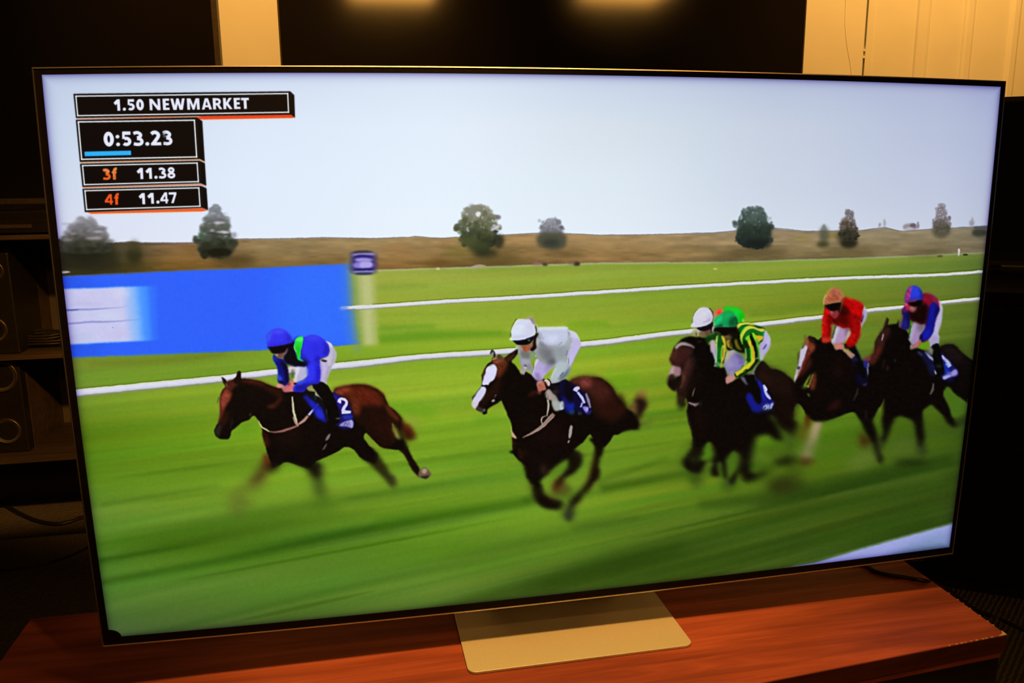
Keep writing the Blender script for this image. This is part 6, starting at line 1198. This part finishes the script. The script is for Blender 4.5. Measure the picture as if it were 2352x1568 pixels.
# slim player under the television
pl = thing('disc_player', 'slim black disc player lying under the switched-off television on the rack', 'player', (-1.30, YF + .12, zA))
m_pl = speckle('black_player_case', (.012, .010, .009), .2, 50, .4, spec=.35)
hp = at_y(50, 486, YF + .03)[2] - zA
box('case', -.24, .24, -.075, .12, .006, hp, m_pl, pl, .002)
box('front_panel', -.24, .24, -.083, -.0745, .006, hp * .62, m_pl, pl, .001)
box('disc_tray', -.12, .06, -.0855, -.083, hp * .3, hp * .45, m_rim, pl)
for x in (-.2, .2):
    for y in (-.05, .09):
        box('foot', x - .015, x + .015, y - .015, y + .015, 0, .0065, m_black, pl)
# loudspeakers on the two shelves, cone forward
m_cone = speckle('grey_brown_cone', (.06, .05, .04), .1, 20, .7)
m_ring = mat('bronze_ring', (.16, .11, .06), .4, metal=.8)
def disc(cx, cz, r0, r1, y0, y1, n=40):
    mb = MB()
    vv = [(cx + r0 * math.cos(2 * math.pi * k / n), y0, cz + r0 * math.sin(2 * math.pi * k / n)) for k in range(n)] + [(cx + r1 * math.cos(2 * math.pi * k / n), y1, cz + r1 * math.sin(2 * math.pi * k / n)) for k in range(n)]
    return mb.add(vv, [(k, (k + 1) % n, n + (k + 1) % n, n + k) for k in range(n)])
def speaker(label, x, y, z, w_, h_, d_, cones):
    s = thing('loudspeaker', label, 'loudspeaker', (x, y, z))
    box('case', -w_ / 2, w_ / 2, 0, d_, 0, h_, m_pl, s, .004)
    for cx, cz_, r in cones:
        c = disc(cx, cz_, r, r * .35, -.004, .012)
        n = len(c.v) // 2; k0 = len(c.v)
        c.add([(cx, .006, cz_)] , []); c.f += [(n + k, n + (k + 1) % n, k0) for k in range(n)]
        c.build('cone', m_cone, s, smooth=True)
        rg = disc(cx, cz_, r * 1.1, r * 1.0, -.006, -.004)
        rg.v += [(vx, vy + .008, vz) for vx, vy, vz in rg.v]; q_ = len(rg.v) // 2
        m_ = q_ // 2
        rg.f += [(k, (k + 1) % m_, q_ + (k + 1) % m_, q_ + k) for k in range(m_)] + [(m_ + k, m_ + (k + 1) % m_, q_ + m_ + (k + 1) % m_, q_ + m_ + k) for k in range(m_)]
        rg.build('ring', m_ring, s, smooth=True)
    return s
ys = YF + .05
c1 = at_y(-18, 622, ys); c2 = at_y(-1, 858, ys)
r1 = (at_y(-18, 600, ys)[2] - at_y(-18, 644, ys)[2]) / 2; r2 = (at_y(2, 826, ys)[2] - at_y(2, 892, ys)[2]) / 2
h1 = c1[2] - zB + r1 * 1.15 + .02
speaker('black loudspeaker with a bronze cone ring on the upper shelf of the rack', c1[0] - .012, ys, zB, .118, min(h1, zA - tA - zB - .005), .2, [(.012, c1[2] - zB, r1), (-.005, .075, .034)])
hs = zB - tB - zC - .004
speaker('dark loudspeaker with round grey cone on the lower shelf of the rack', c2[0], ys, zC, r2 * 2.5, hs, .2, [(0, min(c2[2] - zC, hs - r2 * 1.14), r2), (0, .07, r2 * .8)])
# small things on the shelves
m_paper = speckle('grey_white_card', (.42, .42, .42), .05, 20, .8)
a = at_y(23, 829, YF + .3); b = at_y(50, 846, YF + .3)
tag(box('card', a[0], b[0] + .005, YF + .352, YF + .3575, zC + .0, zB - tB - .012, m_paper), 'pale card standing behind the round loudspeaker on the lower shelf', 'card')
a = at_y(38, 778, YF + .12)
dv = thing('coiled_leads', 'coiled black leads lying on the upper shelf right of the divider', 'cable', (at_y(92, 790, YF + .13)[0], YF + .15, zB + .0005))
cp_ = []
for k in range(70):
    an = k * .42
    cp_.append((.075 * math.cos(an) * (1 + .12 * math.sin(k * .7)), .035 * math.sin(an), .006 + .0006 * k + .002 * math.sin(k * 1.3)))
MB().tube(cp_, .004, 6).build('lead', m_cable, dv, smooth=True)
MB().box(.05, .085, -.02, .0, .0, .05).build('plug', m_black, dv, bevel=.003)
